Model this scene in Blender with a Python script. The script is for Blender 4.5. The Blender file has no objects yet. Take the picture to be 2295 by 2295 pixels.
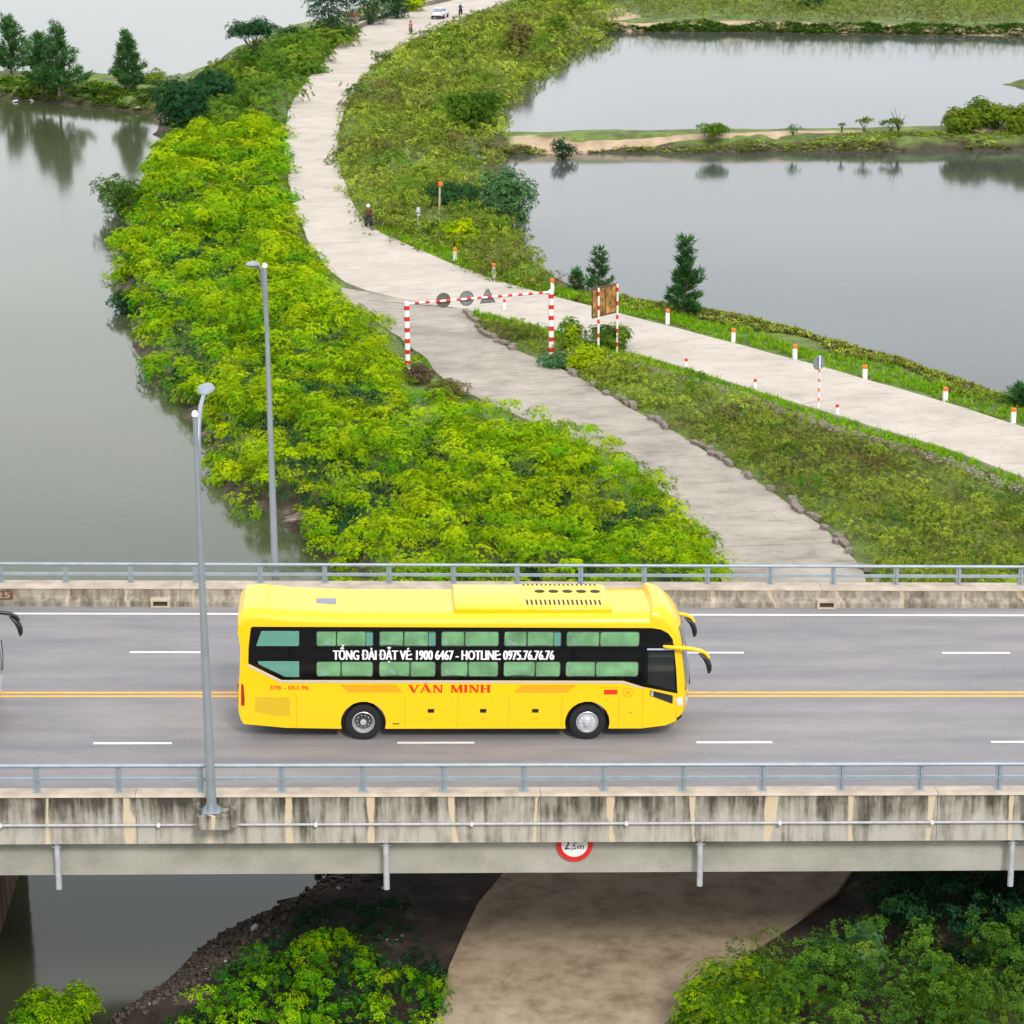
import bpy, bmesh, math, random
import numpy as np
from mathutils import Vector, Matrix

random.seed(7); RNG = np.random.default_rng(11)
scene = bpy.context.scene
COL = scene.collection
R_ = math.radians

# ------------------------------------------------------------------ camera
RES = 2295.0
FPX, PITCH, YAW, ROLL = 5548.7, .2835, .0583, -.0058
CAMZ = 31.8
ZD, GR = CAMZ - 24.26, -.0276          # bridge deck height at X = 0 and its fall to the right
cp_, sp_ = math.cos(PITCH), math.sin(PITCH); cy_, sy_ = math.cos(YAW), math.sin(YAW)
FW = np.array([sy_*cp_, cy_*cp_, -sp_]); R0 = np.array([cy_, -sy_, 0]); U0 = np.cross(R0, FW)
RT = R0*math.cos(ROLL)+U0*math.sin(ROLL); UP = -R0*math.sin(ROLL)+U0*math.cos(ROLL)
cam = bpy.data.cameras.new('camera'); camo = bpy.data.objects.new('camera', cam); COL.objects.link(camo)
M = Matrix.Identity(4)
for i in range(3):
    M[i][0] = RT[i]; M[i][1] = UP[i]; M[i][2] = -FW[i]
M[2][3] = CAMZ
camo.matrix_world = M
cam.sensor_width = 36; cam.sensor_height = 36; cam.sensor_fit = 'HORIZONTAL'
cam.lens = 36*FPX/RES; cam.clip_start = .5; cam.clip_end = 9000
scene.camera = camo
CAM = np.array([0, 0, CAMZ])
K = 2295/1932.0
def ray(x, y): return RT*(x-1147.5)/FPX - UP*(y-1147.5)/FPX + FW
def gs(x, y, z=0.0):                    # photo pixel (2295 wide) -> world point on the height z
    d = ray(x, y); return CAM + d*(z-CAMZ)/d[2]
def g(x, y, z=0.0): return gs(x*K, y*K, z)   # the same from a 1932 wide view
def zdk(X): return ZD + GR*X

# ------------------------------------------------------------------ world, sun, exposure
SUN_EL, SUN_ROT = R_(38), R_(195)
w = bpy.data.worlds.new('World'); scene.world = w; w.use_nodes = True
nt = w.node_tree; nt.nodes.clear()
out = nt.nodes.new('ShaderNodeOutputWorld'); bg = nt.nodes.new('ShaderNodeBackground')
sky = nt.nodes.new('ShaderNodeTexSky'); sky.sky_type = 'NISHITA'; sky.sun_disc = False
sky.sun_elevation = SUN_EL; sky.sun_rotation = SUN_ROT; sky.air_density = 1; sky.dust_density = 4
tc = nt.nodes.new('ShaderNodeTexCoord'); mp = nt.nodes.new('ShaderNodeMapping'); mp.inputs['Scale'].default_value = (1, 1, 3.5)
nz = nt.nodes.new('ShaderNodeTexNoise'); nz.inputs['Scale'].default_value = 1.7; nz.inputs['Detail'].default_value = 5
rp = nt.nodes.new('ShaderNodeValToRGB'); rp.color_ramp.elements[0].position = .32; rp.color_ramp.elements[1].position = .68
rp.color_ramp.elements[0].color = (7.3, 7.7, 8.7, 1); rp.color_ramp.elements[1].color = (11.2, 11.3, 11.6, 1)
mx = nt.nodes.new('ShaderNodeMix'); mx.data_type = 'RGBA'; mx.inputs[0].default_value = .88
L = nt.links.new
L(tc.outputs['Generated'], mp.inputs[0]); L(mp.outputs[0], nz.inputs['Vector']); L(nz.outputs[0], rp.inputs[0])
L(sky.outputs[0], mx.inputs[6]); sx = nt.nodes.new('ShaderNodeSeparateXYZ'); L(tc.outputs['Generated'], sx.inputs[0])
mr = nt.nodes.new('ShaderNodeMapRange'); L(sx.outputs[2], mr.inputs[0]); mr.inputs[1].default_value = 0; mr.inputs[2].default_value = 1
mr.inputs[3].default_value = .76; mr.inputs[4].default_value = 1.12     # overcast sky: brightest overhead
vs_ = nt.nodes.new('ShaderNodeVectorMath'); vs_.operation = 'SCALE'; L(rp.outputs[0], vs_.inputs[0]); L(mr.outputs[0], vs_.inputs['Scale']); L(vs_.outputs[0], mx.inputs[7]); L(mx.outputs[2], bg.inputs[0])
bg.inputs[1].default_value = .11
L(bg.outputs[0], out.inputs[0])
sl = bpy.data.lights.new('sun', 'SUN'); sl.energy = 1.5; sl.angle = R_(12); sl.color = (1, .95, .87)
so = bpy.data.objects.new('sun', sl); COL.objects.link(so)
so.rotation_euler = (R_(52), 0, R_(15))
scene.view_settings.view_transform = 'Standard'; scene.view_settings.look = 'None'
scene.view_settings.gamma = 1; scene.view_settings.exposure = .55
scene.view_settings.use_curve_mapping = False
scene.render.engine = 'CYCLES'

# ------------------------------------------------------------------ materials
def nodes(name):
    m = bpy.data.materials.new(name); m.use_nodes = True
    t = m.node_tree; return m, t, t.nodes['Principled BSDF']
def mat(name, col, rough=.6, metal=0, coat=0, spec=.5, var=0, vscale=3, bump=0, bscale=20):
    m, t, b = nodes(name)
    b.inputs['Base Color'].default_value = (*col, 1); b.inputs['Roughness'].default_value = rough
    b.inputs['Metallic'].default_value = metal; b.inputs['Coat Weight'].default_value = coat
    b.inputs['Coat Roughness'].default_value = .06
    b.inputs['Specular IOR Level'].default_value = spec
    if var or bump:
        tcn = t.nodes.new('ShaderNodeTexCoord')
    if var:
        n = t.nodes.new('ShaderNodeTexNoise'); n.inputs['Scale'].default_value = vscale; n.inputs['Detail'].default_value = 6
        r = t.nodes.new('ShaderNodeValToRGB'); r.color_ramp.elements[0].position = .3; r.color_ramp.elements[1].position = .7
        r.color_ramp.elements[0].color = (*[c*(1-var) for c in col], 1); r.color_ramp.elements[1].color = (*[min(1, c*(1+var)) for c in col], 1)
        t.links.new(tcn.outputs['Object'], n.inputs['Vector']); t.links.new(n.outputs[0], r.inputs[0]); t.links.new(r.outputs[0], b.inputs['Base Color'])
    if bump:
        n = t.nodes.new('ShaderNodeTexNoise'); n.inputs['Scale'].default_value = bscale; n.inputs['Detail'].default_value = 4
        bp = t.nodes.new('ShaderNodeBump'); bp.inputs['Strength'].default_value = bump; bp.inputs['Distance'].default_value = .02
        t.links.new(tcn.outputs['Object'], n.inputs['Vector']); t.links.new(n.outputs[0], bp.inputs['Height']); t.links.new(bp.outputs[0], b.inputs['Normal'])
    return m
class NT:
    """tiny helper to chain shader nodes"""
    def __init__(s, m): s.t = m.node_tree
    def n(s, kind, **kw):
        o = s.t.nodes.new(kind)
        for k, v in kw.items():
            if k.startswith('i_'):
                key = k[2:]; key = int(key) if key.isdigit() else key.replace('_', ' ')
                tgt = o.inputs[key]
                if hasattr(v, 'is_linked') or isinstance(v, bpy.types.NodeSocket): s.t.links.new(v, tgt)
                else: tgt.default_value = v
            else: setattr(o, k, v)
        return o
    def noise(s, vec, scale, detail=5, rough=.5):
        o = s.n('ShaderNodeTexNoise'); s.t.links.new(vec, o.inputs['Vector'])
        o.inputs['Scale'].default_value = scale; o.inputs['Detail'].default_value = detail; o.inputs['Roughness'].default_value = rough
        return o.outputs[0]
    def mapv(s, vec, scale=(1, 1, 1), loc=(0, 0, 0)):
        o = s.n('ShaderNodeMapping'); s.t.links.new(vec, o.inputs[0]); o.inputs['Scale'].default_value = scale; o.inputs['Location'].default_value = loc
        return o.outputs[0]
    def ramp(s, f, stops):
        o = s.n('ShaderNodeValToRGB'); e = o.color_ramp.elements
        while len(e) < len(stops): e.new(.5)
        for q, (p, c) in zip(e, stops):
            q.position = p; q.color = (*c, 1) if len(c) == 3 else (*c,)
        s.t.links.new(f, o.inputs[0]); return o.outputs[0]
    def mix(s, f, a, b, blend='MIX'):
        o = s.n('ShaderNodeMix', data_type='RGBA', blend_type=blend)
        for k, v in ((0, f), (6, a), (7, b)):
            if isinstance(v, bpy.types.NodeSocket): s.t.links.new(v, o.inputs[k])
            elif k == 0: o.inputs[0].default_value = v
            else: o.inputs[k].default_value = (*v, 1)
        return o.outputs[2]
    def math(s, op, a, b=0.0, c=None):
        o = s.n('ShaderNodeMath', operation=op)
        for k, v in ((0, a), (1, b), (2, c)):
            if v is None: continue
            if isinstance(v, bpy.types.NodeSocket): s.t.links.new(v, o.inputs[k])
            else: o.inputs[k].default_value = v
        return o.outputs[0]
    def bump(s, h, strength, dist):
        o = s.n('ShaderNodeBump'); o.inputs['Strength'].default_value = strength; o.inputs['Distance'].default_value = dist
        s.t.links.new(h, o.inputs['Height']); return o.outputs[0]

def foliage_mat(name, stops, trans=.22, rough=.8):
    m, t, b = nodes(name); h = NT(m)
    at = h.n('ShaderNodeAttribute', attribute_name='tint')
    sep = h.n('ShaderNodeSeparateColor'); t.links.new(at.outputs['Color'], sep.inputs[0])
    c = h.ramp(sep.outputs[0], stops)
    v = h.math('MULTIPLY_ADD', sep.outputs[1], .6, .7)
    hv = h.n('ShaderNodeVectorMath', operation='SCALE'); t.links.new(c, hv.inputs[0]); t.links.new(v, hv.inputs['Scale'])
    t.links.new(hv.outputs[0], b.inputs['Base Color']); b.inputs['Roughness'].default_value = rough
    b.inputs['Specular IOR Level'].default_value = .06
    tr = h.n('ShaderNodeBsdfTranslucent'); t.links.new(hv.outputs[0], tr.inputs[0])
    ms = h.n('ShaderNodeMixShader'); ms.inputs[0].default_value = trans
    t.links.new(b.outputs[0], ms.inputs[1]); t.links.new(tr.outputs[0], ms.inputs[2])
    t.links.new(ms.outputs[0], t.nodes['Material Output'].inputs[0])
    return m

MT = {}
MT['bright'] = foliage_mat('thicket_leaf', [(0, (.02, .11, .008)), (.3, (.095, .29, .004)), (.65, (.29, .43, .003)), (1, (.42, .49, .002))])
MT['mid'] = foliage_mat('mid_leaf', [(0, (.03, .10, .012)), (.5, (.09, .19, .015)), (1, (.20, .27, .02))])
MT['olive'] = foliage_mat('weed_leaf', [(0, (.13, .085, .045)), (.2, (.19, .155, .05)), (.42, (.17, .22, .035)), (.7, (.25, .33, .035)), (1, (.37, .46, .045))])
MT['grass'] = foliage_mat('grass_blade', [(0, (.09, .22, .008)), (.6, (.19, .40, .010)), (1, (.33, .46, .02))])
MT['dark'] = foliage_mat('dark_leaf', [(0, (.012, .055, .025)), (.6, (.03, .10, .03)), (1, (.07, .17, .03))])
MT['needle'] = foliage_mat('needle_leaf', [(0, (.025, .08, .025)), (.6, (.06, .17, .045)), (1, (.14, .28, .07))], trans=.2)
MT['greygreen'] = foliage_mat('grey_leaf', [(0, (.03, .11, .035)), (.6, (.08, .2, .065)), (1, (.19, .31, .13))])
MT['dry'] = foliage_mat('dry_leaf', [(0, (.12, .08, .05)), (.6, (.24, .17, .10)), (1, (.36, .28, .16))])
MT['bark'] = mat('bark', (.11, .085, .06), .9, var=.4, vscale=8, bump=.5)
MT['steel'] = mat('galvanised_steel', (.30, .36, .40), .42, .25, var=.12, vscale=2.5)
MT['pole'] = mat('lamp_pole_paint', (.30, .34, .37), .4, .3, var=.1, vscale=1.5)
MT['pipe'] = mat('pvc_pipe', (.42, .43, .46), .45, var=.15, vscale=5)
MT['white'] = mat('white_paint', (.80, .80, .78), .5, var=.06, vscale=3)
MT['red'] = mat('red_paint', (.62, .02, .02), .5, var=.12, vscale=5)
MT['orange'] = mat('orange_paint', (.85, .16, .02), .5)
MT['black'] = mat('black_plastic', (.012, .012, .014), .35)
MT['rubber'] = mat('tyre_rubber', (.007, .007, .008), .75, bump=.4, bscale=30)
MT['chrome'] = mat('wheel_chrome', (.72, .72, .75), .28, .6)
MT['rimdark'] = mat('rim_recess', (.10, .10, .09), .5, .5)
MT['signback'] = mat('sign_back_grey', (.24, .27, .30), .5, .4, var=.15, vscale=6)
MT['signback2'] = mat('sign_back_olive', (.13, .13, .10), .6, .2, var=.2, vscale=6)
MT['wood'] = mat('plywood', (.30, .155, .035), .7, var=.85, vscale=2.6)
MT['wooddark'] = mat('wood_frame', (.13, .06, .03), .8, var=.3, vscale=7)
MT['stone'] = mat('edging_stone', (.20, .165, .14), .9, var=.4, vscale=4, bump=.6, bscale=12)
MT['rubble'] = mat('rubble', (.25, .20, .18), .95, var=.35, vscale=6)
MT['litter'] = mat('litter_plastic', (.6, .6, .62), .5)
MT['skin'] = mat('skin', (.42, .24, .16), .6)
MT['cloth'] = mat('dark_cloth', (.03, .035, .06), .8)
MT['clothred'] = mat('maroon_cloth', (.12, .02, .02), .8)
MT['clothor'] = mat('orange_cloth', (.5, .12, .04), .8)
MT['lampglass'] = mat('lamp_glass', (.6, .62, .64), .15, 0, 1)
MT['markwhite'] = mat('road_paint_white', (.72, .71, .69), .6, var=.10, vscale=4)
MT['markyellow'] = mat('road_paint_yellow', (.80, .40, .045), .6, var=.10, vscale=4)

def m_water(name, c0, c1):
    m, t, b = nodes(name); h = NT(m)
    tcn = h.n('ShaderNodeTexCoord').outputs['Object']
    c = h.ramp(h.noise(tcn, .03, 3), [(.35, c0), (.65, c1)])
    t.links.new(c, b.inputs['Base Color'])
    b.inputs['Roughness'].default_value = .085; b.inputs['IOR'].default_value = 1.33; b.inputs['Specular IOR Level'].default_value = .5
    n1 = h.noise(h.mapv(tcn, (1, .6, 1)), 1.6, 4); n2 = h.noise(tcn, .12, 2)
    hh = h.math('MULTIPLY', n1, n2)
    t.links.new(h.bump(hh, .45, .02), b.inputs['Normal'])
    return m
MT['water'] = m_water('river_water', (.052, .062, .028), (.072, .082, .042))
MT['pondwater'] = m_water('pond_water', (.050, .060, .050), (.070, .080, .072))
def m_asphalt():
    m, t, b = nodes('asphalt'); h = NT(m)
    tcn = h.n('ShaderNodeTexCoord').outputs['Object']
    base = h.ramp(h.noise(h.mapv(tcn, (.12, 1.1, 1)), 1.0, 5), [(.3, (.195, .190, .198)), (.55, (.255, .240, .237)), (.75, (.30, .278, .264))])
    spk = h.ramp(h.noise(tcn, 45, 2), [(.3, (.72, .72, .72)), (.7, (1.22, 1.22, 1.22))])
    c = h.mix(.9, base, spk, 'MULTIPLY')
    blot = h.ramp(h.noise(h.mapv(tcn, (.5, 1.6, 1), (5, 3, 0)), .9, 6, .65), [(.38, (.84, .85, .88)), (.6, (1, 1, 1))])
    c = h.mix(.8, c, blot, 'MULTIPLY')
    t.links.new(c, b.inputs['Base Color']); b.inputs['Roughness'].default_value = .8
    t.links.new(h.bump(h.noise(tcn, 60, 2), .3, .01), b.inputs['Normal'])
    return m
MT['asphalt'] = m_asphalt()
def m_concrete_road(name, a, bb, cc, soil=False):
    m, t, b = nodes(name); h = NT(m)
    tcn = h.n('ShaderNodeTexCoord').outputs['Object']
    base = h.ramp(h.noise(tcn, .35, 7, .6), [(.3, a), (.5, bb), (.7, cc)])
    st = h.ramp(h.noise(h.mapv(tcn, (.8, 2.2, 1), (9, 1, 0)), .8, 7, .7), [(.34, (.74, .70, .64)), (.46, (1, 1, 1)), (.66, (1.05, 1.04, 1.02))])
    c = h.mix(1.0 if soil else .7, base, st, 'MULTIPLY')
    sp = h.ramp(h.noise(tcn, 14, 3), [(.3, (.9, .9, .9)), (.7, (1.08, 1.08, 1.08))])
    c = h.mix(.8, c, sp, 'MULTIPLY')
    if soil:                       # mud carried onto the paving under the bridge
        xyz = h.n('ShaderNodeSeparateXYZ'); t.links.new(tcn, xyz.inputs[0])
        f = h.math('MULTIPLY_ADD', h.noise(tcn, .5, 6, .65), 14.0, h.math('SUBTRACT', 72.0, xyz.outputs[1]))
        mr_ = h.n('ShaderNodeMapRange'); t.links.new(f, mr_.inputs[0]); mr_.inputs[1].default_value = 0; mr_.inputs[2].default_value = 9; mr_.inputs[4].default_value = .92
        c = h.mix(mr_.outputs[0], c, h.ramp(h.noise(tcn, 1.1, 7, .65), [(.32, (.24, .165, .10)), (.5, (.43, .325, .215)), (.7, (.54, .43, .31))]))
    cr = h.n('ShaderNodeTexVoronoi', feature='DISTANCE_TO_EDGE'); cr.inputs['Scale'].default_value = .16
    wv = h.n('ShaderNodeVectorMath', operation='ADD'); nn = h.n('ShaderNodeTexNoise'); nn.inputs['Scale'].default_value = 1.2; t.links.new(tcn, nn.inputs['Vector'])
    t.links.new(tcn, wv.inputs[0]); t.links.new(nn.outputs['Color'], wv.inputs[1]); t.links.new(wv.outputs[0], cr.inputs['Vector'])
    ck = h.ramp(cr.outputs['Distance'], [(0, (.7, .66, .6)), (.006, (1, 1, 1))])
    c = h.mix(.45, c, ck, 'MULTIPLY')
    t.links.new(c, b.inputs['Base Color']); b.inputs['Roughness'].default_value = .9
    t.links.new(h.bump(h.noise(tcn, 25, 4), .3, .02), b.inputs['Normal'])
    return m
MT['road_new'] = m_concrete_road('pale_concrete_paving', (.40, .355, .30), (.47, .42, .355), (.52, .465, .395))
MT['road_old'] = m_concrete_road('worn_concrete_paving', (.22, .195, .165), (.33, .295, .245), (.42, .375, .315), True)
def m_parapet(name, x0, inner):
    m, t, b = nodes(name); h = NT(m)
    tcn = h.n('ShaderNodeTexCoord').outputs['Object']
    xyz = h.n('ShaderNodeSeparateXYZ'); t.links.new(tcn, xyz.inputs[0])
    X, Z = xyz.outputs[0], xyz.outputs[2]
    zrel = h.math('SUBTRACT', Z, h.math('MULTIPLY_ADD', X, GR, ZD))
    streak = h.noise(h.mapv(tcn, (3.2, 3, .35)), 1.5, 6, .65)
    blot = h.noise(h.mapv(tcn, (.8, 1, .8)), 1.0, 5, .6)
    s = h.math('ADD', h.math('MULTIPLY', streak, .65), h.math('MULTIPLY', blot, .45))
    if inner:
        c = h.ramp(s, [(.40, (.10, .085, .055)), (.50, (.19, .165, .12)), (.62, (.33, .29, .23))])
    else:
        # grime is densest just below the coping and fades down the face
        fade = h.n('ShaderNodeMapRange'); t.links.new(zrel, fade.inputs[0])
        fade.inputs[1].default_value = -.55; fade.inputs[2].default_value = .30; fade.inputs[3].default_value = .10; fade.inputs[4].default_value = -.05
        s2 = h.math('ADD', s, fade.outputs[0])
        c = h.ramp(s2, [(.43, (.055, .048, .036)), (.50, (.14, .125, .10)), (.56, (.27, .25, .205)), (.68, (.44, .415, .36))])
    # pale wash lines where the posts let rain through
    wob = h.math('MULTIPLY_ADD', h.noise(h.mapv(tcn, (.5, 1, .07)), 2.0, 2), 1.1, -.55)
    ph = h.math('FRACT', h.math('DIVIDE', h.math('ADD', X, h.math('ADD', wob, 200-x0)), 2.0))
    dd = h.math('ABSOLUTE', h.math('SUBTRACT', ph, .5))
    wd = h.math('MULTIPLY_ADD', h.noise(h.mapv(tcn, (.3, 1, .5)), 1.9, 3), .10, -.024)
    msk = h.n('ShaderNodeMapRange'); t.links.new(dd, msk.inputs[0]); t.links.new(wd, msk.inputs[1])
    t.links.new(h.math('ADD', wd, .012), msk.inputs[2]); msk.inputs[3].default_value = 1; msk.inputs[4].default_value = 0
    c = h.mix(h.math('MULTIPLY', msk.outputs[0], .9 if not inner else .4), c, (.62, .50, .34))
    t.links.new(c, b.inputs['Base Color']); b.inputs['Roughness'].default_value = .92
    t.links.new(h.bump(h.noise(tcn, 18, 5), .4, .02), b.inputs['Normal'])
    return m
MT['par_out'] = m_parapet('stained_parapet_concrete', -8.41+.25+1, False)
MT['par_in'] = m_parapet('grimy_parapet_concrete', -9.55+1, True)
MT['coping'] = mat('pale_coping', (.45, .38, .30), .85, var=.22, vscale=2, bump=.3)
def m_girder():
    m, t, b = nodes('girder_concrete'); h = NT(m)
    tcn = h.n('ShaderNodeTexCoord').outputs['Object']
    a = h.ramp(h.noise(h.mapv(tcn, (.5, 1, .7)), .9, 6, .6), [(.35, (.29, .285, .24)), (.55, (.39, .38, .33)), (.7, (.46, .45, .40))])
    sp = h.ramp(h.noise(tcn, 30, 2), [(.3, (.86, .86, .86)), (.7, (1.1, 1.1, 1.1))])
    c = h.mix(.7, a, sp, 'MULTIPLY')
    xyz = h.n('ShaderNodeSeparateXYZ'); t.links.new(tcn, xyz.inputs[0])
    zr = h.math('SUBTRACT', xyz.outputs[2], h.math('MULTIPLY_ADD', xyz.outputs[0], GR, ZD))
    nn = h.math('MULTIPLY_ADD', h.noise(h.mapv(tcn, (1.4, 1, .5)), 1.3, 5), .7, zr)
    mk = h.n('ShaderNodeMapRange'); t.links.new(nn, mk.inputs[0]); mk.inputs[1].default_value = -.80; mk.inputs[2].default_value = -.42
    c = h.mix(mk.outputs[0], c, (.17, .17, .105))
    t.links.new(c, b.inputs['Base Color']); b.inputs['Roughness'].default_value = .9
    return m
MT['girder'] = m_girder()
def m_pier():
    m, t, b = nodes('pier_concrete'); h = NT(m)
    tcn = h.n('ShaderNodeTexCoord').outputs['Object']
    c = h.ramp(h.noise(h.mapv(tcn, (2.5, 2.5, .3)), 1.2, 6, .6), [(.35, (.035, .02, .012)), (.5, (.16, .085, .045)), (.65, (.30, .20, .12))])
    t.links.new(c, b.inputs['Base Color']); b.inputs['Roughness'].default_value = .9
    return m
MT['pier'] = m_pier()
def m_ground():
    m, t, b = nodes('soil_and_turf'); h = NT(m)
    tcn = h.n('ShaderNodeTexCoord').outputs['Object']
    at = h.n('ShaderNodeAttribute', attribute_name='soil')
    n1 = h.noise(tcn, .5, 7, .6); n2 = h.noise(tcn, 5, 4)
    turf = h.ramp(n1, [(.32, (.075, .07, .03)), (.45, (.10, .13, .03)), (.58, (.13, .20, .035)), (.72, (.20, .26, .05))])
    sp = h.ramp(n2, [(.3, (.7, .7, .7)), (.7, (1.25, 1.25, 1.25))])
    turf = h.mix(.8, turf, sp, 'MULTIPLY')
    mud = h.ramp(h.noise(tcn, .9, 6), [(.35, (.025, .016, .010)), (.6, (.065, .045, .03)), (.75, (.20, .15, .11))])  # shore mud, kept dark enough to also paint the shade under the bridge
    dirt = h.ramp(n1, [(.35, (.36, .27, .17)), (.65, (.52, .40, .27))])
    sep = h.n('ShaderNodeSeparateColor'); t.links.new(at.outputs['Color'], sep.inputs[0])
    c = h.mix(sep.outputs[0], turf, mud); c = h.mix(sep.outputs[1], c, dirt)
    shade = h.mix(sep.outputs[2], c, (.035, .025, .018))
    t.links.new(shade, b.inputs['Base Color']); b.inputs['Roughness'].default_value = 1
    t.links.new(h.bump(h.noise(tcn, 6, 5), .8, .1), b.inputs['Normal'])
    return m
MT['ground'] = m_ground()
def m_busglass(name, tint):
    m, t, b = nodes(name); h = NT(m)
    tr = h.n('ShaderNodeBsdfTransparent'); tr.inputs[0].default_value = (*tint, 1)
    gl = h.n('ShaderNodeBsdfGlossy'); gl.inputs['Roughness'].default_value = .03
    fr = h.n('ShaderNodeFresnel'); fr.inputs[0].default_value = 1.5
    ms = h.n('ShaderNodeMixShader'); t.links.new(fr.outputs[0], ms.inputs[0]); t.links.new(tr.outputs[0], ms.inputs[1]); t.links.new(gl.outputs[0], ms.inputs[2])
    t.links.new(ms.outputs[0], t.nodes['Material Output'].inputs[0]); return m
MT['pane'] = m_busglass('tinted_pane', (.88, .97, .92))
MT['shield'] = mat('windscreen_glass', (.10, .16, .18), .04, 0, 1, 1)
MT['bandglass'] = mat('black_glass_band', (.003, .003, .004), .10, 0, .25, .3)
MT['doorglass'] = mat('door_glass', (.012, .016, .018), .04, 0, 1)
MT['curtain'] = mat('green_curtain', (.48, .70, .43), .85, var=.3, vscale=2.2)
MT['curtainlining'] = mat('pale_curtain_lining', (.62, .74, .66), .8, var=.2, vscale=9)
MT['bluepane'] = mat('open_blue_pane', (.36, .66, .66), .2, 0, 1)
MT['yellow'] = mat('yellow_coach_paint', (.88, .545, .0), .38, 0, .6, .35)
MT['orangestripe'] = mat('orange_vinyl', (.93, .36, .0), .35, 0, .8)
MT['mesh'] = mat('engine_grille_mesh', (.62, .42, .01), .5, var=.1, vscale=40)
MT['seam'] = mat('panel_seam', (.50, .30, .0), .6)
MT['redtext'] = mat('red_vinyl', (.72, .015, .01), .4)
MT['whitetext'] = mat('white_vinyl', (.85, .85, .86), .5)
MT['orangetext'] = mat('orange_lettering', (.82, .25, .03), .5)
MT['lilac'] = mat('pale_trim_strip', (.62, .66, .78), .25, .3, .5)
MT['vent'] = mat('vent_opening', (.045, .028, .004), .8)
MT['whitebody'] = mat('white_coach_paint', (.78, .76, .82), .3, 0, 1)
MT['tail'] = mat('tail_lamp', (.35, .01, .01), .15, 0, 1)
MT['head'] = mat('head_lamp', (.75, .77, .82), .08, .2, 1)
MT['hatch'] = mat('roof_hatch_grey', (.20, .23, .30), .4)
MT['greysign'] = mat('sign_face_grey', (.4, .45, .5), .4)

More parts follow.
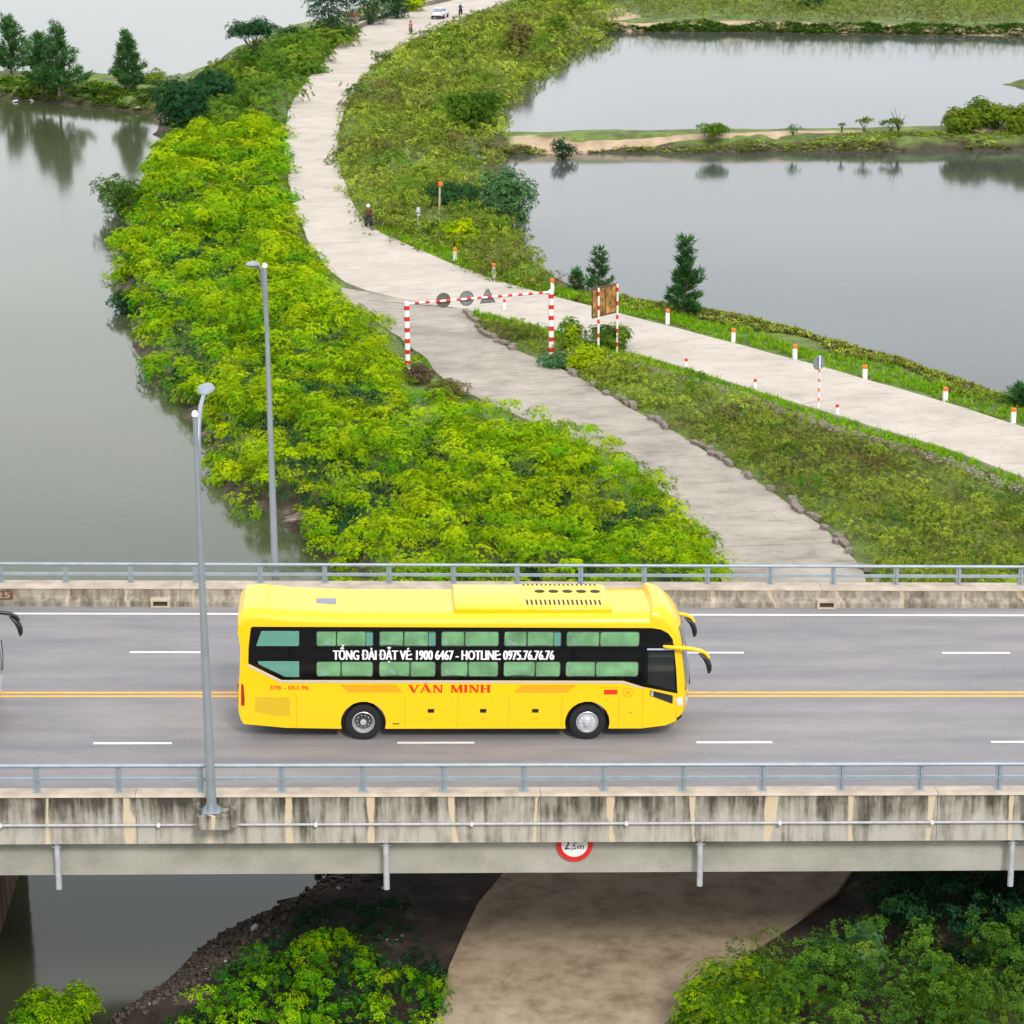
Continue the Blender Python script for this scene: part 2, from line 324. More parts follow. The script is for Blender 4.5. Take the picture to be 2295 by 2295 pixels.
# ------------------------------------------------------------------ mesh helpers
def tag(o, label=None, cat=None, group=None, kind=None):
    if label: o['label'] = label
    if cat: o['category'] = cat
    if group: o['group'] = group
    if kind: o['kind'] = kind
    return o
def empty(name, loc=(0, 0, 0), rot=(0, 0, 0), label=None, cat=None, group=None):
    o = bpy.data.objects.new(name, None); COL.objects.link(o); o.location = loc; o.rotation_euler = rot
    o.empty_display_size = .2
    return tag(o, label, cat, group)
def link(name, me, m, parent=None):
    o = bpy.data.objects.new(name, me); COL.objects.link(o)
    if m is not None and not me.materials: me.materials.append(m)
    if parent: o.parent = parent
    return o
def copy_tree(o, parent=None):
    c = o.copy(); COL.objects.link(c)
    if parent: c.parent = parent
    for ch in [x for x in bpy.data.objects if x.parent is o]: copy_tree(ch, c)
    return c
class MB:
    def __init__(s): s.v = []; s.f = []; s.mi = []; s.cur = 0
    def add(s, vs, fs):
        n = len(s.v); s.v += [tuple(map(float, p)) for p in vs]
        for f in fs: s.f.append(tuple(i+n for i in f)); s.mi.append(s.cur)
        return s
    def box(s, x0, x1, y0, y1, z0, z1):
        return s.add([(x0, y0, z0), (x1, y0, z0), (x1, y1, z0), (x0, y1, z0), (x0, y0, z1), (x1, y0, z1), (x1, y1, z1), (x0, y1, z1)],
                     [(0, 3, 2, 1), (4, 5, 6, 7), (0, 1, 5, 4), (1, 2, 6, 5), (2, 3, 7, 6), (3, 0, 4, 7)])
    def tube(s, pts, rad, n=8, caps=True):
        pts = [Vector(p) for p in pts]; rad = rad if hasattr(rad, '__len__') else [rad]*len(pts)
        vs = []; prev = None
        for i, p in enumerate(pts):
            d = (pts[min(i+1, len(pts)-1)]-pts[max(i-1, 0)]).normalized()
            a = prev if prev is not None else (Vector((0, 0, 1)) if abs(d.z) < .9 else Vector((1, 0, 0)))
            u = (a - d*a.dot(d)).normalized(); prev = u; q = d.cross(u)
            for k in range(n):
                t = 2*math.pi*k/n; vs.append(p+(u*math.cos(t)+q*math.sin(t))*rad[i])
        fs = []
        for i in range(len(pts)-1):
            for k in range(n):
                fs.append((i*n+k, i*n+(k+1) % n, (i+1)*n+(k+1) % n, (i+1)*n+k))
        if caps: fs += [tuple(range(n-1, -1, -1)), tuple(range((len(pts)-1)*n, len(pts)*n))]
        return s.add(vs, fs)
    def prism(s, poly, axis, a, b):
        """polygon in the two other axes, extruded along axis from a to b"""
        n = len(poly)
        def P(q, t): return (t, q[0], q[1]) if axis == 'x' else ((q[0], t, q[1]) if axis == 'y' else (q[0], q[1], t))
        vs = [P(q, a) for q in poly]+[P(q, b) for q in poly]
        fs = [tuple(range(n-1, -1, -1)), tuple(range(n, 2*n))]+[(i, (i+1) % n, n+(i+1) % n, n+i) for i in range(n)]
        return s.add(vs, fs)
    def lathe(s, prof, n=24, c=(0, 0, 0), axis='z'):
        vs = []
        for r, h in prof:
            for k in range(n):
                t = 2*math.pi*k/n; x, y = r*math.cos(t), r*math.sin(t)
                vs.append((c[0]+x, c[1]+y, c[2]+h) if axis == 'z' else (c[0]+x, c[1]+h, c[2]+y))
        fs = [(i*n+k, i*n+(k+1) % n, (i+1)*n+(k+1) % n, (i+1)*n+k) for i in range(len(prof)-1) for k in range(n)]
        return s.add(vs, fs)
    def build(s, name, m, parent=None, smooth=False, bevel=0, seg=2, shear=False, angle=40):
        me = bpy.data.meshes.new(name)
        vs = [(x, y, z+GR*x+ZD) for x, y, z in s.v] if shear else s.v
        me.from_pydata(vs, [], s.f)
        ms = m if isinstance(m, (list, tuple)) else [m]
        for q in ms: me.materials.append(q)
        if len(ms) > 1: me.polygons.foreach_set('material_index', s.mi)
        bm = bmesh.new(); bm.from_mesh(me); bmesh.ops.recalc_face_normals(bm, faces=bm.faces[:])
        if bevel:
            ed = [e for e in bm.edges if len(e.link_faces) == 2 and e.calc_face_angle(0) > .6]
            bmesh.ops.bevel(bm, geom=ed, offset=bevel, segments=seg, affect='EDGES', profile=.5, clamp_overlap=True)
        bm.to_mesh(me); bm.free()
        if smooth:
            me.polygons.foreach_set('use_smooth', [True]*len(me.polygons)); me.set_sharp_from_angle(angle=R_(angle))
        return link(name, me, None, parent)
def text_mesh(s, wid, hgt, weight=0.0):
    cu = bpy.data.curves.new('t', 'FONT'); cu.body = s; cu.size = 1; cu.resolution_u = 3
    o = bpy.data.objects.new('t', cu); COL.objects.link(o)
    dg = bpy.context.evaluated_depsgraph_get(); me = bpy.data.meshes.new_from_object(o.evaluated_get(dg))
    bpy.data.objects.remove(o)
    co = np.zeros(len(me.vertices)*3); me.vertices.foreach_get('co', co); co = co.reshape(-1, 3)
    if wid:
        co[:, 0] = (co[:, 0]-co[:, 0].min())/(np.ptp(co[:, 0]))*wid
    co[:, 1] = co[:, 1]*hgt/.73          # cap height of the built-in face
    me.vertices.foreach_set('co', co.ravel()); me.materials.clear()
    if weight:                            # heavier face: three copies a hair apart
        bm = bmesh.new()
        for k in (-1, 0, 1):
            m2 = me.copy(); m2.transform(Matrix.Translation((k*weight*hgt, 0, (k+1)*.0012))); bm.from_mesh(m2); bpy.data.meshes.remove(m2)
        bm.to_mesh(me); bm.free()
    return me
def text(name, s, wid, hgt, loc, m, parent, rot=(math.pi/2, 0, 0), weight=0.0):
    o = link(name, text_mesh(s, wid, hgt, weight), m, parent); o.location = loc; o.rotation_euler = rot
    return o
def mesh_np(name, V, F, m, parent=None, tint=None, smooth=False, attr='tint'):
    me = bpy.data.meshes.new(name); n = F.shape[1]
    me.vertices.add(len(V)); me.vertices.foreach_set('co', V.astype(np.float32).ravel())
    me.loops.add(F.size); me.loops.foreach_set('vertex_index', F.astype(np.int32).ravel())
    me.polygons.add(len(F)); me.polygons.foreach_set('loop_start', np.arange(0, F.size, n, dtype=np.int32))
    if tint is not None:
        a = me.color_attributes.new(attr, 'FLOAT_COLOR', 'POINT'); a.data.foreach_set('color', tint.astype(np.float32).ravel())
    if smooth: me.polygons.foreach_set('use_smooth', np.ones(len(F), bool))
    me.update(calc_edges=True); me.validate()
    return link(name, me, m, parent)

# ------------------------------------------------------------------ 2-D helpers
def inside(P, poly):
    x, y = P[:, 0], P[:, 1]; c = np.zeros(len(P), bool); n = len(poly)
    for i in range(n):
        x1, y1 = poly[i][:2]; x2, y2 = poly[(i+1) % n][:2]
        if y1 == y2: continue
        c ^= ((y1 > y) != (y2 > y)) & (x < (x2-x1)*(y-y1)/(y2-y1)+x1)
    return c
def dist_line(P, line, closed=False):
    d = np.full(len(P), 1e9); n = len(line)
    for i in range(n if closed else n-1):
        a = np.array(line[i][:2]); b = np.array(line[(i+1) % n][:2]); ab = b-a
        t = np.clip(((P-a)@ab)/max(1e-9, ab@ab), 0, 1)
        d = np.minimum(d, np.hypot(*(P-a-t[:, None]*ab).T))
    return d
def vnoise(P, scale, seed=0):
    """smooth value noise in 2-D"""
    q = P[:, :2]/scale+seed*17.3; i = np.floor(q).astype(int); f = q-i; f = f*f*(3-2*f)
    def hh(a, b): return ((np.sin(a*127.1+b*311.7+seed*7.7)*43758.5453) % 1.0)
    a = hh(i[:, 0], i[:, 1]); b = hh(i[:, 0]+1, i[:, 1]); c = hh(i[:, 0], i[:, 1]+1); d = hh(i[:, 0]+1, i[:, 1]+1)
    return (a*(1-f[:, 0])+b*f[:, 0])*(1-f[:, 1])+(c*(1-f[:, 0])+d*f[:, 0])*f[:, 1]
def W(pts, z): return [tuple(g(x, y, z)[:2]) for x, y in pts]

# ------------------------------------------------------------------ the ground and the water
shore_near = [(120, 2300), (150, 2100), (200, 1940), (330, 1850), (430, 1772), (500, 1722), (598, 1655), (645, 1082), (600, 1015), (556, 990), (445, 938), (405, 870),
              (388, 800), (340, 765), (305, 742), (288, 680), (262, 650), (256, 610), (244, 560), (236, 520), (236, 470), (246, 420), (240, 392), (265, 350), (288, 318),
              (297, 255), (299, 215), (240, 209), (180, 203), (90, 194), (0, 186), (-300, 160), (-600, 140), (-600, 112), (-300, 127), (0, 150), (170, 153), (320, 158), (400, 130),
              (428, 100), (470, 84), (530, 62), (590, 52), (640, 34), (700, 6), (800, -40), (900, -90), (1050, -170), (1600, -290)]
shore_far = [(1700, -310), (2100, -290), (3000, -220), (3000, 85), (2500, 75), (1932, 68), (1500, 63), (1180, 60), (1130, 64), (1085, 77), (1055, 98), (1012, 120), (975, 150),
             (938, 200), (945, 240), (960, 266), (1300, 264), (1932, 253), (2500, 245), (3000, 240), (3000, 268), (2500, 277), (1932, 284), (1300, 288), (935, 290), (915, 308), (945, 330), (975, 380),
             (972, 430), (985, 460), (1015, 502), (1055, 532), (1120, 562), (1200, 584), (1300, 606), (1420, 622), (1550, 650), (1650, 680), (1790, 730), (1900, 762), (2060, 815), (2400, 930), (3000, 1100), (3600, 2300)]
LAND = W(shore_near+shore_far, 0)
dyke1 = [(-600, 125), (-300, 143), (0, 168), (180, 180), (300, 190)]
road_R = [(1250, -130), (1120, -62), (1000, -12), (950, 5), (900, 22), (850, 42), (800, 66), (750, 92), (695, 130), (662, 180), (648, 215), (637, 255), (640, 300), (652, 350), (668, 392), (700, 430), (725, 442), (790, 470), (860, 500),
          (930, 527), (1052, 562), (1120, 578), (1271, 617), (1385, 646), (1498, 678), (1631, 714), (1781, 758), (1932, 806), (2150, 872), (2500, 985)]
road_L = [(1110, -130), (990, -62), (895, -16), (850, 2), (800, 12), (740, 27), (680, 52), (640, 82), (610, 115), (578, 152), (555, 185), (541, 215), (538, 255), (538, 300), (545, 350), (558, 400), (580, 450), (612, 505), (660, 545),
          (760, 568), (872, 582), (960, 600), (1040, 622), (1166, 658), (1293, 694), (1426, 735), (1544, 774), (1781, 844), (1932, 899), (2150, 985), (2450, 1100)]
spur_R = [(872, 582), (893, 612), (905, 628), (950, 650), (1000, 672), (1060, 695), (1110, 722), (1190, 768), (1250, 803), (1320, 843), (1380, 878), (1440, 918), (1520, 970), (1590, 1030), (1622, 1068), (1650, 1112), (1665, 1300),
          (1665, 1500), (1640, 1655), (1560, 1735), (1430, 1780), (1305, 1845), (1262, 1932), (1230, 2050), (1200, 2200)]
spur_L = [(640, 500), (640, 545), (660, 575), (740, 625), (800, 672), (845, 722), (900, 755), (985, 785), (1060, 815), (1140, 850), (1210, 892), (1265, 940), (1315, 1000), (1352, 1060), (1365, 1112), (1290, 1250),
          (1120, 1420), (939, 1657), (869, 1734), (825, 1797), (840, 1871), (826, 1907), (790, 1940), (740, 2050), (700, 2200)]
ZR = 1.40
def axis(fine0, fine1, step, lo, hi, gr=1.13):
    a = list(np.arange(fine0, fine1+.01, step)); s = step
    while a[0] > lo: s *= gr; a.insert(0, a[0]-s)
    s = step
    while a[-1] < hi: s *= gr; a.append(a[-1]+s)
    return np.array(a)
gx = axis(-44, 66, .75, -900, 900); gy = axis(46, 350, .8, -60, 2500, 1.05)
XX, YY = np.meshgrid(gx, gy); P = np.stack([XX.ravel(), YY.ravel()], 1)
ins = inside(P, LAND); dl = dist_line(P, LAND, True); sd = np.where(ins, dl, -dl)
sd2 = sd + (vnoise(P, 3, 1)-.5)*1.4
top = 1.26 + (vnoise(P, 9, 2)-.5)*.22 + (vnoise(P, 2.2, 3)-.5)*.12
H = np.where(sd2 > 0, np.minimum(top, sd2*.55+.02), np.maximum(-1.5, sd2*.5))
road_poly = W(road_R+road_L[::-1], ZR); spur_poly = W(spur_R+spur_L[::-1], ZR)
inr = inside(P, road_poly) | inside(P, spur_poly)
drd = np.where(inr, 0, np.minimum(dist_line(P, road_poly, True), dist_line(P, spur_poly, True)))
H = np.where((drd < 2.2) & (sd2 > .2), 1.26, H)
def inW(pts, z=1.2): return inside(P, W(pts, z))
dirt = inW([(1110, 20), (1170, 16), (1210, 34), (1150, 40)]) \
    | inW([(330, 170), (380, 165), (380, 185), (310, 190)]) | inW([(960, 255), (1050, 258), (1140, 268), (960, 262)])
mud = (sd2 < 1.15) & (sd2 > -1)
A = np.zeros((len(P), 4)); A[:, 3] = 1
A[:, 0] = np.clip(np.where(mud, 1, 0)*.9+((P[:, 1] < 76) & ins)*1.0, 0, 1); A[:, 1] = dirt*.9  # all ground under the bridge takes the dark mud colour as painted shade
nx, ny = len(gx), len(gy); ii = np.arange(nx*ny).reshape(ny, nx)
F = np.stack([ii[:-1, :-1], ii[:-1, 1:], ii[1:, 1:], ii[1:, :-1]], -1).reshape(-1, 4)
ground = mesh_np('ground', np.column_stack([P, H]), F, MT['ground'], tint=A, smooth=True, attr='soil'); tag(ground, kind='structure')
def ground_z(pts):
    """height of the ground sheet at points"""
    pts = np.atleast_2d(pts)[:, :2]
    i = np.clip(np.searchsorted(gx, pts[:, 0])-1, 0, nx-2); j = np.clip(np.searchsorted(gy, pts[:, 1])-1, 0, ny-2)
    fx = (pts[:, 0]-gx[i])/(gx[i+1]-gx[i]); fy = (pts[:, 1]-gy[j])/(gy[j+1]-gy[j]); HH = H.reshape(ny, nx)
    return (HH[j, i]*(1-fx)+HH[j, i+1]*fx)*(1-fy)+(HH[j+1, i]*(1-fx)+HH[j+1, i+1]*fx)*fy
def gz(x, y): return float(ground_z([[x, y]])[0])
wm = MB(); wm.add([(-3000, -500, 0), (3000, -500, 0), (3000, 6000, 0), (-3000, 6000, 0)], [(0, 1, 2, 3)])
tag(wm.build('water', MT['water']), kind='structure')
mid_ = [((a[0]+b_[0])/2, (a[1]+b_[1])/2) for a, b_ in [(W([p], 1.4)[0], W([p], 1.4)[0]) for p in road_R[2:21]]]
wm = MB(); pw = mid_+[(60, 100), (400, 60), (900, 60), (900, 900), (mid_[0][0], 900)]
wm.add([(x, y, .004) for x, y in pw], [tuple(range(len(pw)))])
tag(wm.build('pond_water', MT['pondwater']), kind='structure')
def ribbon(name, line, z, wd, m):
    p = np.array(W(line, z)); s_ = np.r_[0, np.cumsum(np.hypot(*np.diff(p, axis=0).T))]; n = int(s_[-1]/1.5); t_ = np.linspace(0, s_[-1], n)
    q = np.stack([np.interp(t_, s_, p[:, 0]), np.interp(t_, s_, p[:, 1])], 1); d_ = np.gradient(q, axis=0); d_ /= np.hypot(*d_.T)[:, None]; nn_ = np.stack([-d_[:, 1], d_[:, 0]], 1)
    ww = wd*(.5+.3*(vnoise(q, 5, 4)-.5)[:, None]); rows = [q+nn_*ww*f for f in (-1, -.33, .33, 1)]
    V_ = np.concatenate([np.column_stack([r_, ground_z(r_)+.07-(.12 if k in (0, 3) else 0)]) for k, r_ in enumerate(rows)])
    F_ = np.array([(k*n+i, k*n+i+1, (k+1)*n+i+1, (k+1)*n+i) for k in range(3) for i in range(n-1)])
    o = mesh_np(name, V_, F_, m, smooth=True); return tag(o, kind='structure')
MT['sand'] = mat('sandy_track', (.40, .29, .19), .95, var=.25, vscale=.8)
ribbon('dirt_track', [(985, 262), (1060, 263), (1135, 261), (1300, 257), (1440, 254), (1560, 251), (1630, 250)], 1.2, 1.9, MT['sand'])
ribbon('dirt_track', [(1800, 247), (1932, 246), (2300, 243)], 1.2, 1.6, MT['sand'])
ribbon('dirt_track', [(1100, 40), (1200, 42), (1400, 42), (1600, 45), (1800, 48), (1932, 50), (2300, 56)], 1.2, 2.2, MT['sand'])

# ------------------------------------------------------------------ concrete roads laid in slabs
def resample(line, step=None, n=None):
    p = np.array(line); s = np.r_[0, np.cumsum(np.hypot(*np.diff(p, axis=0).T))]
    t = np.linspace(0, s[-1], n); return np.stack([np.interp(t, s, p[:, 0]), np.interp(t, s, p[:, 1])], 1)
def smooth_line(p, k=2):
    p = p.copy()
    for _ in range(k): p[1:-1] = (p[:-2]+2*p[1:-1]+p[2:])/4
    return p
def pair_lines(A_, B_, n):
    """walk two edges together: the traced points correspond one to one"""
    A_, B_ = np.array(A_), np.array(B_); m = min(len(A_), len(B_))
    c = resample(((resample(A_, n=200)+resample(B_, n=200))/2), n=n)
    a = resample(A_, n=600); b = resample(B_, n=600); oa, ob = [], []; ka = kb = 0
    for i, p in enumerate(c):
        wa = a[ka:ka+60]; wb = b[kb:kb+60]
        ka += int(np.argmin(np.hypot(*(wa-p).T))); kb += int(np.argmin(np.hypot(*(wb-p).T)))
        oa.append(a[ka]); ob.append(b[kb])
    return smooth_line(np.array(oa)), smooth_line(np.array(ob))
def paved(name, Ledge, Redge, z, n, m, jag):
    root = empty(name, (0, 0, 0)); tag(root, kind='structure')
    a, b = pair_lines(W(Ledge, z), W(Redge, z), n*3+1)
    a += RNG.normal(0, jag, a.shape); b += RNG.normal(0, jag, b.shape)
    for i in range(n):
        mb = MB(); k0 = i*3
        pa = a[k0:k0+4].copy(); pb = b[k0:k0+4].copy()
        for q in (pa, pb):                       # 15 mm joint between slabs
            q[0] += (q[1]-q[0])*.025/max(.01, np.hypot(*(q[1]-q[0]))); q[-1] -= (q[-1]-q[-2])*.03/max(.01, np.hypot(*(q[-1]-q[-2])))
        zz = z+random.uniform(-.006, .006)
        vs = [(x, y, zz) for x, y in pa]+[(x, y, zz) for x, y in pb]; vs += [(x, y, zz-.2) for x, y, _ in vs]
        fs = [(j, j+1, 5+j, 4+j) for j in range(3)]+[(0, 4, 12, 8), (3, 11, 15, 7)]
        fs += [(j, 8+j, 9+j, j+1) for j in range(3)]+[(4+j, 5+j, 13+j, 12+j) for j in range(3)]
        mb.add(vs, fs); mb.build('slab', m, root)
    return a, b
ma, mbb = paved('concrete_road', road_L, road_R, ZR, 62, MT['road_new'], .05)
sa, sb = paved('access_road', spur_L, spur_R, ZR-.02, 22, MT['road_old'], .08)

# ------------------------------------------------------------------ the bridge
XA, XB = -46.0, 60.0
YN0, YN1 = 56.95, 57.42      # near parapet, outer and inner face
YF0, YF1 = 73.25, 73.85      # far parapet
asph = MB()
asph.add([(XA, YN1+.02, 0), (XB, YN1+.02, 0), (XB, YF0-.02, 0), (XA, YF0-.02, 0)], [(0, 1, 2, 3)])
road = asph.build('asphalt_road', MT['asphalt'], shear=True); tag(road, kind='structure')
def mark(x0, x1, y0, y1, m, name):
    b = MB(); b.add([(x0, y0, .004), (x1, y0, .004), (x1, y1, .004), (x0, y1, .004)], [(0, 1, 2, 3)])
    return b.build(name, m, road, shear=True)
for k in range(-4, 7):
    mark(-7.50+8*k, -5.45+8*k, 61.45, 61.59, MT['markwhite'], 'lane_dash')
    mark(-7.18+8*k, -5.13+8*k, 68.66, 68.80, MT['markwhite'], 'lane_dash')
mark(XA, XB, 64.98, 65.13, MT['markyellow'], 'centre_line'); mark(XA, XB, 65.27, 65.42, MT['markyellow'], 'centre_line')
mark(XA, XB, 72.17, 72.33, MT['markwhite'], 'edge_line'); mark(XA, XB, 57.86, 58.0, MT['markwhite'], 'edge_line')

bridge = empty('road_bridge', (0, 0, 0), label='long stained concrete road bridge crossing the river and the access road', cat='bridge')
d = MB(); d.box(XA, XB, YN0+.1, YF1-.1, -.34, -.006); d.build('deck_slab', MT['girder'], bridge, shear=True)
for y0 in (57.42, 60.6, 63.8, 67.0, 70.2, 72.7):
    b = MB(); b.box(XA, XB, y0, y0+.65, -1.90, -.34); b.build('girder', MT['girder'], bridge, shear=True)
# near parapet: outer fascia dropping below the deck, in cast lengths
x = XA; k = 0
while x < XB:
    x2 = min(XB, x+10.0)
    b = MB(); b.prism([(YN0, -.86), (YN1-.02, -.86), (YN1-.02, -.36), (YN1, -.36), (YN1, .38), (YN0+.03, .38), (YN0+.015, -.28)], 'x', x+.006, x2-.006)
    b.build('parapet', MT['par_out'], bridge, shear=True)
    b = MB(); b.prism([(YN0-.02, .38), (YN1+.01, .38), (YN1+.01, .43), (YN0+.02, .445)], 'x', x+.006, x2-.006)
    b.build('coping', MT['coping'], bridge, shear=True)
    b = MB(); b.prism([(YF0-.30, 0), (YF0-.28, .14), (YF0-.10, .30), (YF0-.06, .50), (YF1, .50), (YF1, -.8), (YF0+.1, -.8), (YF0+.1, 0)], 'x', x+.006, x2-.006)
    b.build('parapet', MT['par_in'], bridge, shear=True)
    b = MB(); b.prism([(YF0-.09, .50), (YF1+.02, .50), (YF1, .56), (YF0-.07, .56)], 'x', x+.006, x2-.006)
    b.build('coping', MT['coping'], bridge, shear=True)
    x = x2; k += 1
def pier(x0, x1):
    b = MB(); zb = -1.92
    b.prism([(x0+.3, -9), (x1-.1, -9), (x1, zb-.9), (x1+.4, zb-.02), (x0-.4, zb-.02), (x0, zb-.9)], 'y', 58.3, 72.2)
    return b.build('pier', MT['pier'], bridge, shear=True, bevel=.06)
pier(-14.2, -11.0); pier(27, 29.6)
# drain scuppers in the far kerb
for X in (-6.6, 14.1):
    b = MB(); b.box(X-.30, X+.30, YF0-.42, YF0-.05, .0, .05); b.box(X-.30, X-.22, YF0-.42, YF0-.05, .05, .20); b.box(X+.22, X+.30, YF0-.42, YF0-.05, .05, .20)
    b.box(X-.30, X+.30, YF0-.42, YF0-.05, .20, .26); sc_ = b.build('scupper', MT['coping'], bridge, shear=True)
    b = MB(); b.box(X-.22, X+.22, YF0-.36, YF0-.20, .051, .199); b.build('scupper_opening', MT['vent'], sc_, shear=True)

def railing(name, Y, x0, zp, label, post_first, top, mid, yoff):
    root = empty(name, (0, 0, 0), label=label, cat='railing', group='steel railings along the bridge')
    b = MB()
    b.tube([(XA, Y, top), (XB, Y, top)], .052, 10); b.build('top_rail', MT['steel'], root, smooth=True, shear=True)
    b = MB(); b.box(XA, XB, Y-.035, Y+.035, mid-.085, mid+.0); b.build('lower_rail', MT['steel'], root, shear=True)
    X = post_first
    src = None
    while X < XB-1:
        if src is None:
            b = MB(); b.box(-.075, .075, -.012+yoff, .012+yoff, zp, top-.05); b.box(-.012, .012, -.07+yoff, .07+yoff, zp, top-.05); b.box(-.075, .075, .012+yoff, .04+yoff, zp+.01, top-.06)
            b.box(-.11, .11, -.11+yoff, .11+yoff, zp-.004, zp+.02)
            src = b.build('post', MT['steel'], root); o = src
        else:
            o = src.copy(); COL.objects.link(o)
        o.location = (X, Y, zdk(X)); X += 2.0
    return root
railing('bridge_railing', 57.20, -8.41, .43, 'grey steel railing on the stained parapet nearest the viewer, in front of the bus', -8.41-36, 1.108, .80, 0)
railing('bridge_railing', 73.70, -9.55, .555, 'grey steel railing on the far side of the bridge, behind the bus', -9.55-36, 1.135, .86, 0)

# conduit clipped to the fascia
cond = empty('conduit', (0, 0, 0), label='thin grey conduit running along the outer face of the stained parapet', cat='pipe')
b = MB(); b.tube([(XA, 56.88, -.33), (XB, 56.88, -.33)], .034, 8); b.build('tube', MT['pipe'], cond, smooth=True, shear=True)
X = -5.35
for k in range(-9, 14):
    b = MB(); xc = -5.45+3.86*k+.0
    b.lathe([(0, -.09), (.035, -.08), (.055, -.05), (.06, .05), (.05, .07)], 12, (0, 0, 0), 'y')
    o = b.build('junction_box', MT['litter'], cond, smooth=True); o.location = (xc, 56.86, zdk(xc)-.33)
# drain pipes
for i, (X, l) in enumerate(((-8.0, 'leftmost white drain pipe hanging from the bridge girder, above the river'), (.13, 'white drain pipe hanging from the girder over the dark bank, second from left'),
                       (8.03, 'white drain pipe hanging from the girder right of the round height sign'), (16.0, 'rightmost white drain pipe hanging from the girder, at the edge of the photo'))):
    t = empty('drain_pipe', (X, 57.0, zdk(X)), label=l, cat='drain pipe', group='drain pipes below the bridge')
    b = MB(); b.tube([(0, .12, -.87), (.0, .10, -1.5), (.0, .08, -2.12-.05*(i % 2))], .078, 12, caps=False); b.tube([(0, .08, -2.1), (0, .08, -1.6)], .062, 12, caps=True)
    b.build('tube', MT['pipe'], t, smooth=True)
    b = MB(); b.box(-.12, .12, .06, .34, -1.0, -.96); b.build('bracket', MT['steel'], t)
# round clearance sign on the girder
X = 4.88
sg = empty('height_limit_sign', (X, 57.36, zdk(X)-1.11), label='round white sign with red ring reading 2.5m, half hidden below the parapet', cat='road sign')
b = MB(); b.lathe([(0, 0), (.36, 0), (.36, .03), (0, .03)], 40, (0, 0, 0), 'y'); b.build('face', MT['white'], sg)
b = MB(); b.lathe([(.335, -.012), (.455, -.012), (.455, .035), (.335, .035), (.335, -.012)], 40, (0, 0, 0), 'y'); b.build('ring', MT['red'], sg)
text('lettering', '2', .13, .26, (-.26, -.012, -.12), MT['black'], sg, weight=.015)
text('lettering', '.5m', .33, .15, (-.10, -.012, -.12), MT['black'], sg, weight=.01)
b = MB(); b.box(-.02, .02, -.3, .0, .06, .5); b.build('hanger', MT['steel'], sg)
# kilometre plate on the far parapet
kp = empty('kilometre_plate', (-11.4, 72.93, zdk(-11.4)+.37), label='small dark number plate on the far parapet, cut by the left edge', cat='plate')
b = MB(); b.box(-.5, .32, -.0, .03, -.13, .14); b.build('plate', MT['wooddark'], kp)
text('lettering', '125', .52, .18, (-.30, -.006, -.085), MT['coping'], kp)

# street lamps
def lamp(X, Y, z0, label, arm, hgt):
    root = empty('street_lamp', (X, Y, zdk(X)), label=label, cat='street lamp', group='street lamps on the bridge')
    b = MB(); b.tube([(0, 0, z0), (0, 0, z0+.5), (0, 0, hgt)], [.135, .12, .055], 12); b.build('pole', MT['pole'], root, smooth=True)
    b = MB(); b.box(-.22, .22, -.22, .22, z0, z0+.03)
    for sx in (-1, 1):
        b.prism([(sx*.10, z0+.03), (sx*.20, z0+.03), (sx*.10, z0+.26)], 'y', -.012, .012)
        b.prism([(sx*.10, z0+.03), (sx*.20, z0+.03), (sx*.10, z0+.26)], 'x', -.010, .010)
    b.build('base_plate', MT['steel'], root)
    b = MB(); b.lathe([(.02, 0), (.075, .03), (.085, .09), (.05, .16), (0, .18)], 14, (0, 0, hgt-.02)); b.build('finial', MT['white'], root, smooth=True)
    ax, ay = arm
    zs = hgt-1.75
    pts = [(0, 0, zs-.3), (ax*.06, ay*.06, zs+.3), (ax*.16, ay*.16, zs+.9), (ax*.34, ay*.34, zs+1.45), (ax*.62, ay*.62, zs+1.82), (ax, ay, zs+1.98)]
    b = MB(); b.tube(pts, [.06, .068, .066, .06, .055, .05], 10)
    b.build('arm', MT['pole'], root, smooth=True)
    n = math.hypot(ax, ay); ux, uy = ax/n, ay/n; ang = math.atan2(uy, ux)
    b = MB()
    secs = [(-.05, .05, .04), (.06, .13, .08), (.22, .20, .12), (.40, .215, .12), (.56, .15, .08), (.64, .05, .03)]
    vs = []; N = 14
    for xx, wd, ht in secs:
        for q in range(N):
            t = 2*math.pi*q/N; vs.append((xx, wd*math.cos(t), ht*math.sin(t)*(1 if math.sin(t) > 0 else .45)))
    fs = [(i*N+q, i*N+(q+1) % N, (i+1)*N+(q+1) % N, (i+1)*N+q) for i in range(len(secs)-1) for q in range(N)]+[tuple(range(N)), tuple(range((len(secs)-1)*N, len(secs)*N))]
    b.add(vs, fs); hd = b.build('lamp_head', MT['pole'], root, smooth=True); hd.location = (ax, ay, zs+2.0); hd.rotation_euler = (0, R_(-8), ang)
    b = MB(); b.lathe([(0, -.075), (.12, -.07), (.16, -.045)], 14, (.32, 0, 0)); b.build('lens', MT['lampglass'], hd, smooth=True)
    return root
lp = lamp(-4.12, 56.68, .13, 'tall grey street lamp on the near parapet, rising in front of the bus tail', (.14, 1.2), 10.1)
lamp(-3.10, 74.05, .0, 'tall grey street lamp beyond the far railing, standing against the bright shrubs', (-.22, -.8), 10.4)
lb = MB(); lb.box(-4.50, -3.68, 56.38, 56.945, -.26, .12); lb.prism([(56.38, .12), (56.945, .12), (56.945, .37)], 'x', -4.50, -4.40); lb.box(-3.68, -3.52, 56.52, 56.945, -.26, .20)
lb.build('lamp_corbel', MT['par_out'], bridge, shear=True, bevel=.02)
b = MB(); b.box(-3.35, -2.85, 73.86, 74.3, -.5, -.005); b.build('lamp_corbel', MT['coping'], bridge, shear=True)

